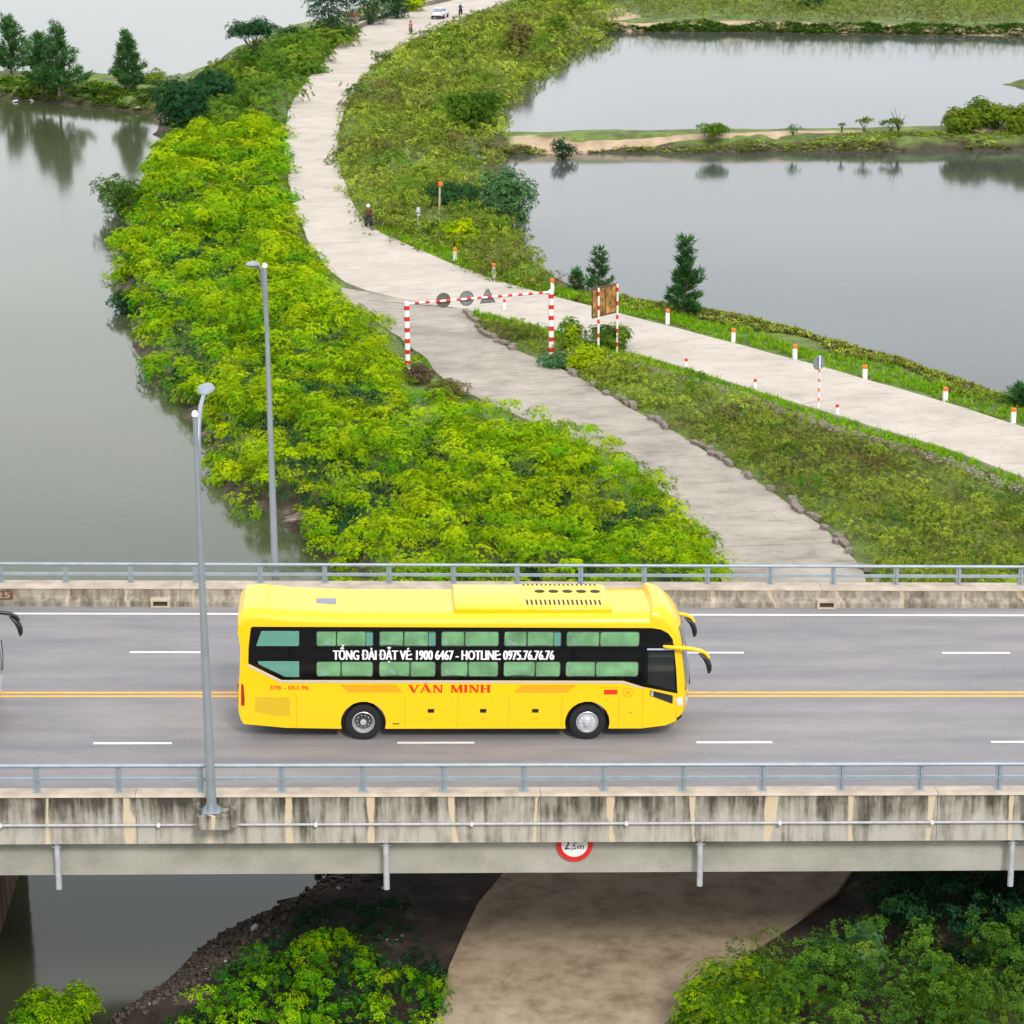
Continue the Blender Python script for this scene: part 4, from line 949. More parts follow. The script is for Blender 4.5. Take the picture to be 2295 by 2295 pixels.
def casuarina(loc, h_, w_, label, seed=0, n=620, group=None, bare=.12, lean=0, size=.55, tint=.45):
    rng = np.random.default_rng(seed+500); root = empty('casuarina_tree', loc, label=label, cat='tree', group=group)
    b = MB(); b.tube([(0, 0, -.2), (lean*.3, 0, h_*.5), (lean, 0, h_*.98)], [.05+h_*.016, .03+h_*.009, .012], 7); pos = []; nr = []
    L_ = 26
    for k in range(L_):
        f = bare+(1-bare)*((k+.5)/L_)**1.05; z = h_*f; ln = w_*.5*(1-f)**.75*rng.uniform(.55, 1.25)+.12; a = k*2.4+rng.uniform(-.5, .5); up = rng.uniform(.25, .75)
        e = np.array([math.cos(a)*ln, math.sin(a)*ln, up*ln]); p0 = np.array([lean*f, 0, z])
        b.tube([p0, p0+e*.6, p0+e], [.03*(1.3-f), .018, .006], 4, caps=False)
        m_ = max(6, int(n/L_*(.4+1.4*(1-f))))
        t = rng.uniform(.1, 1.08, m_); q = p0+e*t[:, None]+rng.normal(0, .07*w_*.5+.03, (m_, 3)); pos.append(q)
        dd = e/np.linalg.norm(e)+np.array([0, 0, .35])+rng.normal(0, .35, (m_, 3)); nr.append(dd)
    b.build('trunk', MT['bark'], root, smooth=True)
    pos = np.concatenate(pos); nr = np.concatenate(nr); m_ = len(pos)
    # needle template runs along its own x: use the limb direction as the third axis
    bake('crown', 'tuft', pos, nr, size*rng.uniform(.6, 1.25, m_), np.stack([tint+rng.normal(0, .18, m_), rng.uniform(0, 1, m_)], 1), MT['needle'], root, rng)
    return root

# ------------------------------------------------------------------ the thickets left of the road
zc = 2.6
thA_back = [(297, 262), (310, 236), (400, 215), (470, 205), (545, 205), (552, 245), (541, 290), (544, 370), (560, 420), (600, 470), (628, 520), (633, 555), (690, 590), (750, 618), (790, 640), (830, 668)]
thA_mid = [(796, 676), (748, 690), (738, 730), (790, 768)]
thA_back2 = [(890, 762), (975, 776), (1040, 796), (1125, 834), (1205, 876), (1278, 930), (1338, 992), (1372, 1055), (1430, 1125)]
thA_front = [(1300, 1200), (690, 1200), (652, 1090), (604, 1028), (562, 990), (462, 943), (412, 884), (398, 815), (384, 768), (318, 745), (288, 702), (284, 655), (268, 608), (228, 556), (226, 520), (205, 478), (224, 440), (255, 408), (268, 360), (290, 325)]
thA = W(thA_back, 2.9)+W(thA_mid, 1.4)+W(thA_back2, 2.6)+W(thA_front, .9)
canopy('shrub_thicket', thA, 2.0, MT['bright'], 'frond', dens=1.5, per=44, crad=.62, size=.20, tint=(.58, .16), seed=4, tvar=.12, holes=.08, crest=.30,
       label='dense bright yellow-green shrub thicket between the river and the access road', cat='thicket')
canopy('thicket_underlayer', thA, .9, MT['dark'], 'broad', dens=.8, per=8, crad=.8, size=.34, tint=(.5, .15), seed=5, inset=1.3,  # dark leaf colour stands in for shade between the clumps
       label='lower leaves of the bright shrub thicket, coloured dark to shade its gaps', cat='undergrowth')
thB = [(640, 45), (662, 90), (615, 112), (583, 150), (570, 170), (545, 205), (470, 210), (400, 220), (340, 232), (330, 190), (400, 150), (420, 120), (470, 95), (530, 70), (590, 60)]
canopy('scrub', W(thB, 2.4), 1.9, MT['mid'], 'frond', dens=.8, per=24, crad=.8, size=.34, tint=(.62, .3), seed=6, tvar=.2,
       label='mid green scrub beside the upper left edge of the concrete road', cat='thicket')
# weeds right of the road, up to the ponds
wB = [(1120, -55), (1010, 0), (950, 20), (905, 34), (855, 54), (805, 76), (755, 102), (705, 138), (672, 185), (658, 215), (648, 258), (652, 300), (664, 352), (678, 395), (712, 430), (800, 468), (870, 500), (935, 525), (1050, 556), (1110, 560), (1040, 528), (1005, 498), (985, 455), (975, 425), (970, 385),
      (940, 345), (908, 318), (905, 290), (945, 270), (945, 245), (930, 205), (970, 155), (1008, 122), (1050, 96), (1085, 76), (1130, 58), (1160, 20), (1180, -60)]
canopy('weeds', W(wB, 1.6), .9, MT['olive'], 'weed', dens=1.1, per=20, crad=.8, size=.32, tint=(.64, .5), seed=8, tvar=.17, edge=.8, tscale=13,
       label='olive and brown weeds on the bank between the concrete road and the ponds', cat='weeds')
wC = W([(895, 594), (960, 606), (1040, 632), (1100, 655), (1166, 680), (1246, 702), (1396, 750), (1591, 820), (1740, 864), (1906, 924), (2200, 1060), (2300, 1150)], 1.7)+W([(1680, 1200), (1655, 1080), (1620, 1030), (1540, 968), (1456, 915), (1396, 874), (1333, 838), (1266, 798), (1204, 763), (1124, 718), (1074, 690), (1014, 664), (957, 640), (914, 618)], 1.4)
canopy('weeds', wC, .85, MT['olive'], 'weed', dens=2.6, per=28, crad=.6, size=.22, tint=(.68, .5), seed=9, tvar=.18, edge=.9, tscale=9,
       label='olive weeds covering the wedge between the access road and the pale road', cat='weeds')
canopy('tall_grass', wC, .6, MT['olive'], 'tuft', dens=.6, per=10, crad=.5, size=.34, tint=(.6, .6), seed=19, tvar=.2, edge=.9, tscale=6, holes=.45,
       label='pale tufts of tall grass among the weeds between the two roads', cat='grass')
canopy('tall_grass', W(wB, 1.6), .6, MT['olive'], 'tuft', dens=.3, per=10, crad=.7, size=.4, tint=(.5, .6), seed=29, tvar=.2, edge=.9, tscale=12, holes=.4,
       label='pale tufts of tall grass on the bank between the concrete road and the ponds', cat='grass')
canopy('low_bushes', wC, 1.0, MT['mid'], 'broad', dens=.5, per=26, crad=.6, size=.2, tint=(.55, .4), seed=39, tvar=.2, edge=.9, holes=.45,
       label='scattered low green bushes among the weeds between the two roads', cat='bushes')
canopy('low_bushes', W(wB, 1.6), 1.3, MT['mid'], 'broad', dens=.16, per=34, crad=.9, size=.28, tint=(.55, .4), seed=49, tvar=.22, edge=.9, holes=.3,
       label='scattered low green bushes on the bank between the road and the ponds', cat='bushes')
def strip(line, z, w_, n_per_m, m, name, label, kind='tuft', size=.22, tint=(.6, .2), seed=0, off=0, cat='grass'):
    rng = np.random.default_rng(seed); p = np.array(W(line, z)); s = np.r_[0, np.cumsum(np.hypot(*np.diff(p, axis=0).T))]
    n = int(s[-1]*n_per_m); t = rng.uniform(0, s[-1], n); x = np.interp(t, s, p[:, 0]); y = np.interp(t, s, p[:, 1])
    e = 1.0; x2 = np.interp(t+e, s, p[:, 0])-x; y2 = np.interp(t+e, s, p[:, 1])-y; L_ = np.hypot(x2, y2)+1e-6; x2 /= L_; y2 /= L_
    o = off+rng.uniform(-.5, .5, n)*w_*(1+.35*np.sin(t*.6))
    P2 = np.stack([x-y2*o, y+x2*o], 1); k = ~inside(P2, road_poly) & ~inside(P2, spur_poly); P2 = P2[k]; n = len(P2)
    P3 = np.column_stack([P2, ground_z(P2)]); P3 = P3[P3[:, 2] > .02]; n = len(P3)
    sz = size*lod(P3)*rng.uniform(.6, 1.4, n)
    o = bake(name, kind, P3, np.array([0, 0, 1.])+rng.normal(0, .15, (n, 3)), sz, np.stack([np.clip(tint[0]+rng.normal(0, tint[1], n), 0, 1), rng.random(n)], 1), m, None, rng)
    return tag(o, label, cat, kind='stuff')
lowedge = [(900, 590), (960, 604), (1040, 626), (1166, 662), (1293, 698), (1426, 740), (1544, 779), (1781, 849), (1932, 905), (2200, 1010)]
strip(lowedge, 1.3, 2.0, 60, MT['grass'], 'grass_verge', 'bright green grass along the lower edge of the pale concrete road', size=.26, tint=(.62, .15), seed=3, off=-.7)
upedge = [(700, 432), (725, 444), (790, 472), (860, 502), (930, 528), (1052, 560), (1120, 574), (1271, 612), (1385, 641), (1498, 673), (1631, 709), (1781, 752), (1932, 798), (2150, 862)]
strip(upedge, 1.3, 2.6, 60, MT['grass'], 'grass_verge', 'bright green grass between the pale road and the white marker posts', size=.24, tint=(.55, .18), seed=4, off=.9)
strip([(1120, 566), (1200, 582), (1300, 600), (1400, 608), (1500, 628), (1560, 640), (1640, 668), (1700, 685), (1790, 722), (1900, 752), (1940, 765), (2150, 840)], .9, 4.2, 130, MT['olive'], 'weeds', 'olive weeds on the water edge of the large right pond', 'weed', .36, (.45, .35), 5, cat='weeds')
strip([(935, 284), (1100, 283), (1300, 282), (1600, 279), (1932, 277), (2400, 271)], .5, 4.6, 70, MT['olive'], 'weeds', 'green and brown weeds on the near slope of the dyke between the two right ponds', 'weed', .30, (.4, .35), 6, off=-1.0, cat='weeds')
strip([(925, 268), (1150, 266), (1500, 262), (1700, 254), (2000, 252), (2400, 250)], 1.1, 2.2, 40, MT['olive'], 'grass_verge', 'short grass on top of the dyke between the two right ponds', 'weed', .20, (.75, .3), 7, off=-.6)
strip([(-300, 142), (0, 164), (100, 172), (200, 180), (300, 186), (350, 190)], 1.1, 9, 40, MT['mid'], 'weeds', 'green and brown weeds covering the dyke at upper left', 'weed', .45, (.5, .3), 8, cat='weeds')
strip([(1130, 60), (1300, 59), (1500, 61), (1932, 66), (2300, 72)], .1, 3.4, 60, MT['mid'], 'weeds', 'weeds along the far bank of the upper pond', 'weed', .26, (.3, .2), 9, cat='weeds')
canopy('rough_meadow', W([(1200, -60), (1180, 10), (1230, 37), (1500, 39), (1932, 43), (2200, 50), (2400, -90), (1700, -130)], 1.3), .25, MT['olive'], 'weed', dens=2.2, per=8, crad=1.0, size=.24, tint=(.52, .22), tvar=.06, seed=14, edge=1, tscale=22,
       label='rough green meadow beyond the upper pond at the top right', cat='meadow')
for nm_, ln_, off_, mm_, lb_, n_, sz_, tt_, sd_ in (
    ('weeds', spur_R[:16], -.75, 'dry', 'brown dry weeds along the stone edging of the access road', 30, .26, (.35, .3), 31),
    ('weeds', spur_R[:16], -1.2, 'olive', 'olive tufts behind the stone edging of the access road', 40, .28, (.55, .3), 32),
    ('weeds', spur_L[2:15], .35, 'mid', 'green tufts creeping over the thicket side of the access road', 26, .24, (.6, .3), 33),
    ('weeds', road_R[2:15], -.5, 'olive', 'mixed weeds on the inner edge of the concrete road bend', 34, .30, (.45, .4), 34),
    ('weeds', road_L[6:18], .5, 'mid', 'green tufts on the thicket side of the concrete road', 30, .30, (.6, .3), 35)):
    strip(ln_, 1.35, 1.0, n_, MT[mm_], nm_, lb_, 'weed', sz_, tt_, sd_, off=-off_ if False else off_, cat='weeds')
fgL = W([(375, 1860), (420, 1830), (450, 1790), (520, 1768), (560, 1722), (640, 1722), (720, 1760), (800, 1790), (845, 1830)], 2.3)+W([(850, 1900), (832, 1940), (780, 1990), (700, 2150), (250, 2150), (330, 1945)], 1.3)
canopy('shrub_thicket', fgL, 1.4, MT['bright'], 'broad', dens=4.2, per=26, crad=.36, size=.15, tint=(.42, .34), seed=21, tvar=.17, holes=.1, edge=1.1, tscale=2.5,
       label='green shrubs between the river and the road below the bridge', cat='thicket')
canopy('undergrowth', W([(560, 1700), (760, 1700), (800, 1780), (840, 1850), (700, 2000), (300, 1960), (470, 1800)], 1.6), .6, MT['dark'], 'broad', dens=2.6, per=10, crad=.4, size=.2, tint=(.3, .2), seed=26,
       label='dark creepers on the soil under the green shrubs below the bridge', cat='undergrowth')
fgR = W([(1330, 2150), (1275, 1990), (1290, 1925), (1340, 1880), (1420, 1860)], 1.5)+W([(1480, 1835), (1560, 1812), (1650, 1800), (1750, 1790), (2100, 1785), (2200, 2150)], 2.4)
canopy('shrub_thicket', fgR, 1.9, MT['mid'], 'broad', dens=4.0, per=24, crad=.36, size=.16, tint=(.38, .3), seed=22, tvar=.17, edge=1.3, tscale=2.5,
       label='dark green shrubs right of the road below the bridge', cat='thicket')
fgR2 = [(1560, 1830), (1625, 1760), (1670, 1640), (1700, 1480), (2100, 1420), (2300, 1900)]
canopy('undergrowth', W(fgR2, 2.0), 1.9, MT['dark'], 'broad', dens=2.0, per=22, crad=.6, size=.28, tint=(.3, .2), seed=23,  # dark leaf material puts the deep shade into the colour
       label='undergrowth beneath the bridge at right, its leaves coloured dark to deepen the shade', cat='undergrowth')

# ------------------------------------------------------------------ single trees and bushes
def base(x, y, z=1.26):
    p = g(x, y, z)
    for _ in range(4): p = g(x, y, max(.0, gz(p[0], p[1])))
    return p
def mpp(p):                     # metres per pixel of a 1932 wide view at a point, for judging sizes
    return float((p-CAM)@FW)/(FPX/K)
def H_(p, px): return px*mpp(p)/math.cos(PITCH)
CG = 'casuarina trees on the upper left dyke'
for i, (x, y, hpx, wpx, lab) in enumerate(((22, 143, 103, 92, 'casuarina tree cut by the left edge, standing on the upper left dyke'),
        (112, 178, 122, 84, 'tallest casuarina of the pair on the upper left dyke'), (80, 172, 100, 60, 'shorter casuarina close beside the tallest one on the upper left dyke'),
        (243, 176, 106, 62, 'lone casuarina on the upper left dyke, nearest the bright thicket'))):
    p = base(x, y, 1.2); casuarina(p, H_(p, hpx), wpx*mpp(p)*1.05, lab, i, 950, CG, size=.72, tint=.6, bare=.05)
for i, (x, y, hpx, wpx, lab, n_, ln) in enumerate(((1292, 596, 140, 72, 'conical dark casuarina on the pond bank right of the wooden board', 900, 0), (1130, 556, 84, 52, 'thin casuarina behind the wooden board on the pond bank', 260, 0),
        (1088, 552, 38, 22, 'tiny casuarina sapling on the pond bank left of the wooden board', 90, 0), (1924, 768, 38, 52, 'low dark green sapling on the bank, cut by the right edge', 160, 0))):
    p = base(x, y, 1.1); casuarina(p, H_(p, hpx), wpx*mpp(p)*.8, lab, 20+i, int(n_*1.2), None, size=.45, tint=.45, bare=.03)
p = base(1136, 553, 1.1); 
TB = [  # x, y, width px, height px, material, label, kind, n, trunk frac, seed, tint, name/category
 (345, 243, 116, 92, 'dark', 'dark rounded tree at the river corner where the dyke meets the thicket', 'broad', 900, .1, 1, .35, 'tree'),
 (403, 205, 92, 76, 'dark', 'dark green tree right behind the rounded corner tree', 'broad', 700, .2, 2, .5, 'tree'),
 (478, 118, 96, 80, 'dark', 'dark broadleaf tree with an open crown against the upper river', 'broad', 600, .45, 3, .5, 'tree'),
 (556, 88, 62, 40, 'dark', 'dark rounded shrub below the leaning tree near the wall', 'broad', 300, .0, 4, .45, 'shrub'),
 (290, 158, 48, 28, 'mid', 'light green shrub beside the lone casuarina', 'broad', 200, .0, 5, .8, 'shrub'),
 (893, 250, 112, 92, 'mid', 'green tree at the left end of the dyke between the ponds', 'broad', 800, .2, 6, .45, 'tree'),
 (976, 108, 62, 72, 'olive', 'olive brown bushy tree near the corner of the upper pond', 'frond', 400, .1, 7, .35, 'tree'),
 (1050, 72, 50, 50, 'mid', 'green bush at the top left corner of the upper pond', 'broad', 260, .1, 8, .6, 'shrub'),
 (955, 425, 112, 104, 'greygreen', 'pale green tree leaning over the left edge of the large pond', 'broad', 900, .2, 9, .6, 'tree'),
 (852, 388, 110, 42, 'dark', 'dark green low bush behind the red topped stake', 'broad', 400, .0, 10, .6, 'shrub'),
 (722, 132, 40, 44, 'mid', 'small spreading green bush at the inside of the road bend', 'broad', 160, .1, 11, .4, 'shrub'),
 (872, 462, 74, 48, 'bright', 'bright yellow green bush right of the grey stone post', 'frond', 260, .0, 12, .7, 'shrub'),
 (1062, 300, 46, 38, 'dark', 'round dark bush on the dyke slope at the pond edge', 'broad', 240, .0, 13, .1, 'shrub'),
 (1115, 268, 58, 20, 'bright', 'light green low bush on top of the dyke', 'broad', 140, .0, 14, .6, 'shrub'),
 (1346, 257, 62, 27, 'mid', 'rounded green bush on the sandy dyke, left of the saplings', 'broad', 240, .0, 15, .5, 'shrub'),
 (1496, 254, 28, 20, 'greygreen', 'small grey green plant on the sandy dyke', 'broad', 60, .0, 16, .5, 'shrub'),
 (1588, 252, 14, 20, 'mid', 'smallest sapling on the dyke with a single tuft', 'broad', 30, .6, 17, .6, 'sapling'),
 (1630, 250, 30, 28, 'mid', 'two headed green sapling on the grassy dyke', 'broad', 90, .4, 18, .6, 'sapling'),
 (1681, 250, 44, 26, 'mid', 'spreading sapling beside the bare twigs on the dyke', 'broad', 110, .4, 19, .5, 'sapling'),
 (1812, 250, 66, 52, 'mid', 'left lobe of the big green bush arching over a mud mound', 'broad', 1000, .0, 20, .75, 'shrub'),
 (1856, 243, 84, 60, 'mid', 'tallest middle bush behind the mud mound on the dyke', 'broad', 1000, .0, 21, .75, 'shrub'),
 (1918, 250, 70, 56, 'mid', 'green bush behind the mud mound, cut by the right edge', 'broad', 1000, .0, 22, .75, 'shrub'),
 (1525, 16, 84, 22, 'dark', 'dark low bush in the rough meadow at the top edge', 'broad', 200, .0, 23, .2, 'shrub'),
 (1078, 658, 46, 58, 'bright', 'feathery green sapling just right of the striped gate post', 'frond', 200, .2, 24, .4, 'shrub'),
 (1108, 700, 70, 50, 'bright', 'yellow green bush between the access road and the wooden board', 'frond', 260, .0, 25, .75, 'shrub'),
 (1046, 695, 58, 30, 'greygreen', 'low grey green plant at the foot of the right gate post', 'frond', 160, .0, 26, .6, 'shrub'),
 (1150, 660, 80, 52, 'mid', 'mid green bush at the foot of the wooden board', 'frond', 260, .0, 38, .5, 'shrub'),
 (792, 724, 62, 40, 'dry', 'brown dry bush at the foot of the left gate post', 'weed', 300, .0, 27, .1, 'shrub'),
 (838, 752, 84, 34, 'olive', 'dark olive bush between the dry bush and the access road', 'weed', 300, .0, 28, .2, 'shrub'),
 (232, 405, 100, 76, 'mid', 'dark leafy bush overhanging the river at the left of the thicket', 'broad', 500, .0, 29, .35, 'shrub'),
 (236, 590, 60, 46, 'dark', 'dark bush at the waterline below the thicket', 'broad', 260, .0, 30, .4, 'shrub'),
 (625, 84, 100, 120, 'dark', 'tall dark tree with a slender trunk rising past the top edge', 'broad', 520, .55, 31, .4, 'tree'),
 (700, 48, 90, 92, 'dark', 'dark tree behind the small stone gate at the top edge', 'broad', 420, .35, 32, .4, 'tree'),
 (748, 36, 70, 80, 'dark', 'dark tree right of the stone gate, crown cut by the top edge', 'broad', 420, .3, 33, .3, 'tree'),
 (776, 22, 60, 40, 'bright', 'bright green bush behind the low roadside wall at the top edge', 'frond', 300, .0, 34, .7, 'shrub'),
 (655, 78, 56, 34, 'mid', 'green bush left of the small stone gate', 'broad', 260, .0, 35, .6, 'shrub'),
 (108, 1985, 150, 150, 'bright', 'leafy green bush at the bottom left corner by the pier', 'broad', 800, .0, 36, .45, 'shrub'),
 (1395, 1945, 250, 150, 'bright', 'bright green bush at the right edge of the road below the bridge', 'frond', 900, .0, 37, .5, 'shrub'),
 (1600, 1880, 150, 130, 'greygreen', 'grey green sapling with thin trunks in front of the deep shade', 'frond', 420, .45, 39, .6, 'tree'),
 (1795, 1940, 130, 130, 'mid', 'upright green bush near the bottom right corner', 'broad', 500, .0, 40, .6, 'shrub'),
]
for (x, y, wp, hp, mk, lab, kd, n_, tr_, sd_, tn, nm) in TB:
    if y < 90 and x < 800: tr_ *= .5
    p = base(x, y, 1.25 if y > 200 else 1.2); wd = wp*mpp(p); ht = H_(p, hp)
    sz = {'broad': .135, 'frond': .15, 'weed': .15}[kd]*max(wd, ht)**.55*1.15
    if y > 1500: sz = .17
    shrub(p, wd, ht, mk, lab, kd, int(n_*1.9), 'tree' if nm == 'tree' else ('sapling' if nm == 'sapling' else 'shrub'), nm, (tn, .14), sz, sd_, ht*tr_, lobes=6 if wd < 4 else 11)
# bare twigs on the dyke
p = base(1695, 250, 1.2); t = empty('bare_bush', p, label='bare leafless twigs sticking up from the dyke beside the saplings', cat='shrub')
b = MB()
for k in range(9):
    a = k*1.3; hh = H_(p, 50)*random.uniform(.4, 1); b.tube([(0, 0, 0), (math.cos(a)*hh*.15, math.sin(a)*.2, hh*.5), (math.cos(a)*hh*.4, math.sin(a)*.5, hh)], [.05, .035, .012], 5)
b.build('twig', MT['bark'], t)
# mud mound on the dyke, spit of land in the pond
def mound(x, y, wpx, hpx, m, label, name, cat='mound', dep=.5):
    p = g(x, y, .9); b = MB(); wd = wpx*mpp(p)/2; ht = H_(p, hpx); N, R2 = 28, 8; vs = []
    for i in range(R2+1):
        f = i/R2
        for k in range(N):
            a = 2*math.pi*k/N; r = f*(1+.18*math.sin(3*a+1)+.1*math.sin(7*a)); vs.append((math.cos(a)*wd*r, math.sin(a)*wd*dep*r, ht*(1-f*f)*(1+.25*math.sin(5*a+f*6))-.25*f))
    b.add(vs, [(i*N+k, i*N+(k+1) % N, (i+1)*N+(k+1) % N, (i+1)*N+k) for i in range(R2) for k in range(N)])
    o = b.build(name, m, None, smooth=True); o.location = p; return tag(o, label, cat)
mound(1862, 250, 110, 17, MT['rubble'], 'grey brown mud mound under the big bush on the dyke', 'mud_mound')
mound(1150, 34, 80, 10, MT['rubble'], 'pale rubble heap beyond the left end of the upper pond', 'rubble_heap')
p = g(1945, 143, 0); o = mound(1945, 144, 130, 9, MT['ground'], 'low grassy spit of land in the upper pond, cut by the right edge', 'spit', 'islet', .35); o.location[2] = .0
mound(1385, 615, 40, 8, MT['rubble'], 'small brown heap of cuttings on the pond bank behind the posts', 'brush_heap')

# ------------------------------------------------------------------ stones along the road edge
line = np.array(W(spur_R[:17], 1.4)); s_ = np.r_[0, np.cumsum(np.hypot(*np.diff(line, axis=0).T))]
kerb = empty('stone_edging', (0, 0, 0), label='row of rough stone blocks edging the access road on the weed side', cat='edging')
t = 1.5; rr = random.Random(5); proto = []
while t < s_[-1]:
    big = rr.random() < .7; Ls = rr.uniform(.55, 1.15) if big else rr.uniform(.25, .5)
    x = np.interp(t, s_, line[:, 0]); y = np.interp(t, s_, line[:, 1]); x2 = np.interp(t+.8, s_, line[:, 0]); y2 = np.interp(t+.8, s_, line[:, 1])
    bm = bmesh.new(); bmesh.ops.create_cube(bm, size=1); bmesh.ops.bevel(bm, geom=bm.edges[:], offset=.16, segments=1, affect='EDGES')
    for v in bm.verts: v.co += Vector([rr.uniform(-.06, .06) for _ in range(3)])
    me = bpy.data.meshes.new('stone'); bm.to_mesh(me); bm.free()
    o = link('stone', me, MT['stone'], kerb); o.scale = (Ls, rr.uniform(.24, .4), rr.uniform(.22, .38)); o.location = (x+rr.uniform(-.1, .25), y+rr.uniform(-.1, .1), 1.46)
    o.rotation_euler = (rr.uniform(-.15, .15), rr.uniform(-.1, .1), math.atan2(y2-y, x2-x)+rr.uniform(-.25, .25)); t += Ls*1.12+(rr.uniform(.3, 2.5) if rr.random() < .4 else .05)
# rubble band below the grass verge
rb = np.array(W([(1190, 684), (1246, 701), (1396, 747), (1591, 816), (1740, 857), (1906, 921), (2150, 1020)], 1.3)); s_ = np.r_[0, np.cumsum(np.hypot(*np.diff(rb, axis=0).T))]
N_ = 3600; tt = RNG.uniform(0, s_[-1], N_); bx = np.interp(tt, s_, rb[:, 0])+RNG.normal(0, .26, N_); by = np.interp(tt, s_, rb[:, 1])+RNG.normal(0, .30, N_)
cube = np.array([(-1, -1, -1), (1, -1, -1), (1, 1, -1), (-1, 1, -1), (-.7, -.8, 1), (.8, -.7, 1), (.7, .7, 1), (-.8, .7, 1)])*.5
fc = np.array([(0, 3, 2, 1), (4, 5, 6, 7), (0, 1, 5, 4), (1, 2, 6, 5), (2, 3, 7, 6), (3, 0, 4, 7)])
an = RNG.uniform(0, 6.28, N_); sz = RNG.uniform(.05, .17, N_); bz = ground_z(np.stack([bx, by], 1))+.02
V = np.stack([(cube[None, :, 0]*np.cos(an)[:, None]-cube[None, :, 1]*np.sin(an)[:, None])*sz[:, None]+bx[:, None], (cube[None, :, 0]*np.sin(an)[:, None]+cube[None, :, 1]*np.cos(an)[:, None])*sz[:, None]+by[:, None], cube[None, :, 2]*sz[:, None]*.8+bz[:, None]+RNG.uniform(0, .12, N_)[:, None]], -1)
tag(mesh_np('rubble', V.reshape(-1, 3), (fc[None]+8*np.arange(N_)[:, None, None]).reshape(-1, 4), MT['rubble']), 'band of pinkish grey rubble below the grass verge', 'rubble', kind='stuff')
# shoreline rubble under the bridge
cx_ = np.array(W([(220, 1935), (340, 1850), (440, 1770), (505, 1722), (600, 1660), (740, 1640)], .3)); s_ = np.r_[0, np.cumsum(np.hypot(*np.diff(cx_, axis=0).T))]
N_ = 2600; tt = RNG.uniform(0, s_[-1], N_); bx = np.interp(tt, s_, cx_[:, 0])+np.abs(RNG.normal(0, 1.3, N_))-.35; by = np.interp(tt, s_, cx_[:, 1])+RNG.normal(0, .6, N_)
an = RNG.uniform(0, 6.28, N_); sz = (.035+.2*RNG.random(N_)**3)*(ground_z(np.stack([bx, by], 1)) > -.10)+.001; bz = np.maximum(0, ground_z(np.stack([bx, by], 1)))+.03
V = np.stack([(cube[None, :, 0]*np.cos(an)[:, None]-cube[None, :, 1]*np.sin(an)[:, None])*sz[:, None]+bx[:, None], (cube[None, :, 0]*np.sin(an)[:, None]+cube[None, :, 1]*np.cos(an)[:, None])*sz[:, None]*.6+by[:, None], cube[None, :, 2]*sz[:, None]*.7+bz[:, None]], -1)
tag(mesh_np('shore_stones', V.reshape(-1, 3), (fc[None]+8*np.arange(N_)[:, None, None]).reshape(-1, 4), mat('dark_shore_stone', (.09, .07, .055), .95, var=.6, vscale=6)), 'dark stones and debris along the river edge below the bridge', 'stones', kind='stuff')

# ------------------------------------------------------------------ height gate over the access road
def striped(b_white, root, pts, rad, n, name, m, first=True, duty=.5, n0=12):
    """coloured bands as sleeves a few mm proud of the post"""
    a, c = Vector(pts[0]), Vector(pts[1])
    for k in range(n):
        f0 = (k+(0 if first else .5))/n; f1 = f0+duty/n; q = MB(); q.tube([a.lerp(c, f0), a.lerp(c, min(1, f1))], rad+.006, n0); q.build(name, m, root, smooth=True, angle=50)
pL = gs(914, 822.5, 1.38); pR = gs(1235.5, 793.5, 1.38); hL = 143*mpp(pL)/K/math.cos(PITCH); hR = hL
gate = empty('height_gate', pL, label='red and white striped height gate carrying three traffic signs over the access road', cat='gate')
dR = pR-pL; uv = dR/np.linalg.norm(dR)
for off in (np.zeros(3), dR):
    b = MB(); b.tube([off+np.array([0, 0, -.1]), off+np.array([0, 0, hL])], .145, 14); po = b.build('post', MT['white'], gate, smooth=True, angle=50)
    for k in range(6):
        z1_ = hL-.22-k*(hL/5.85)*.98
        q = MB(); q.tube([off+np.array([0, 0, z1_]), off+np.array([0, 0, max(0.02, z1_-.24)])], .152, 14); q.build('red_band', MT['red'], po, smooth=True, angle=50)
zt_ = hL-.12
b = MB(); b.tube([np.array([0, 0, zt_]), dR+np.array([0, 0, zt_])], .065, 10); bm_ = b.build('crossbar', MT['white'], gate, smooth=True, angle=50)
Lb = np.linalg.norm(dR); uvv = dR/Lb
for k in range(13):
    a = .45+k*(Lb-.5)/13.2; q = MB(); q.tube([uvv*a+np.array([0, 0, zt_]), uvv*(a+.26)+np.array([0, 0, zt_])], .071, 10); q.build('red_band', MT['red'], bm_, smooth=True, angle=50)
pn = np.array([-uvv[1], uvv[0], 0]); yawg = math.atan2(uvv[1], uvv[0])
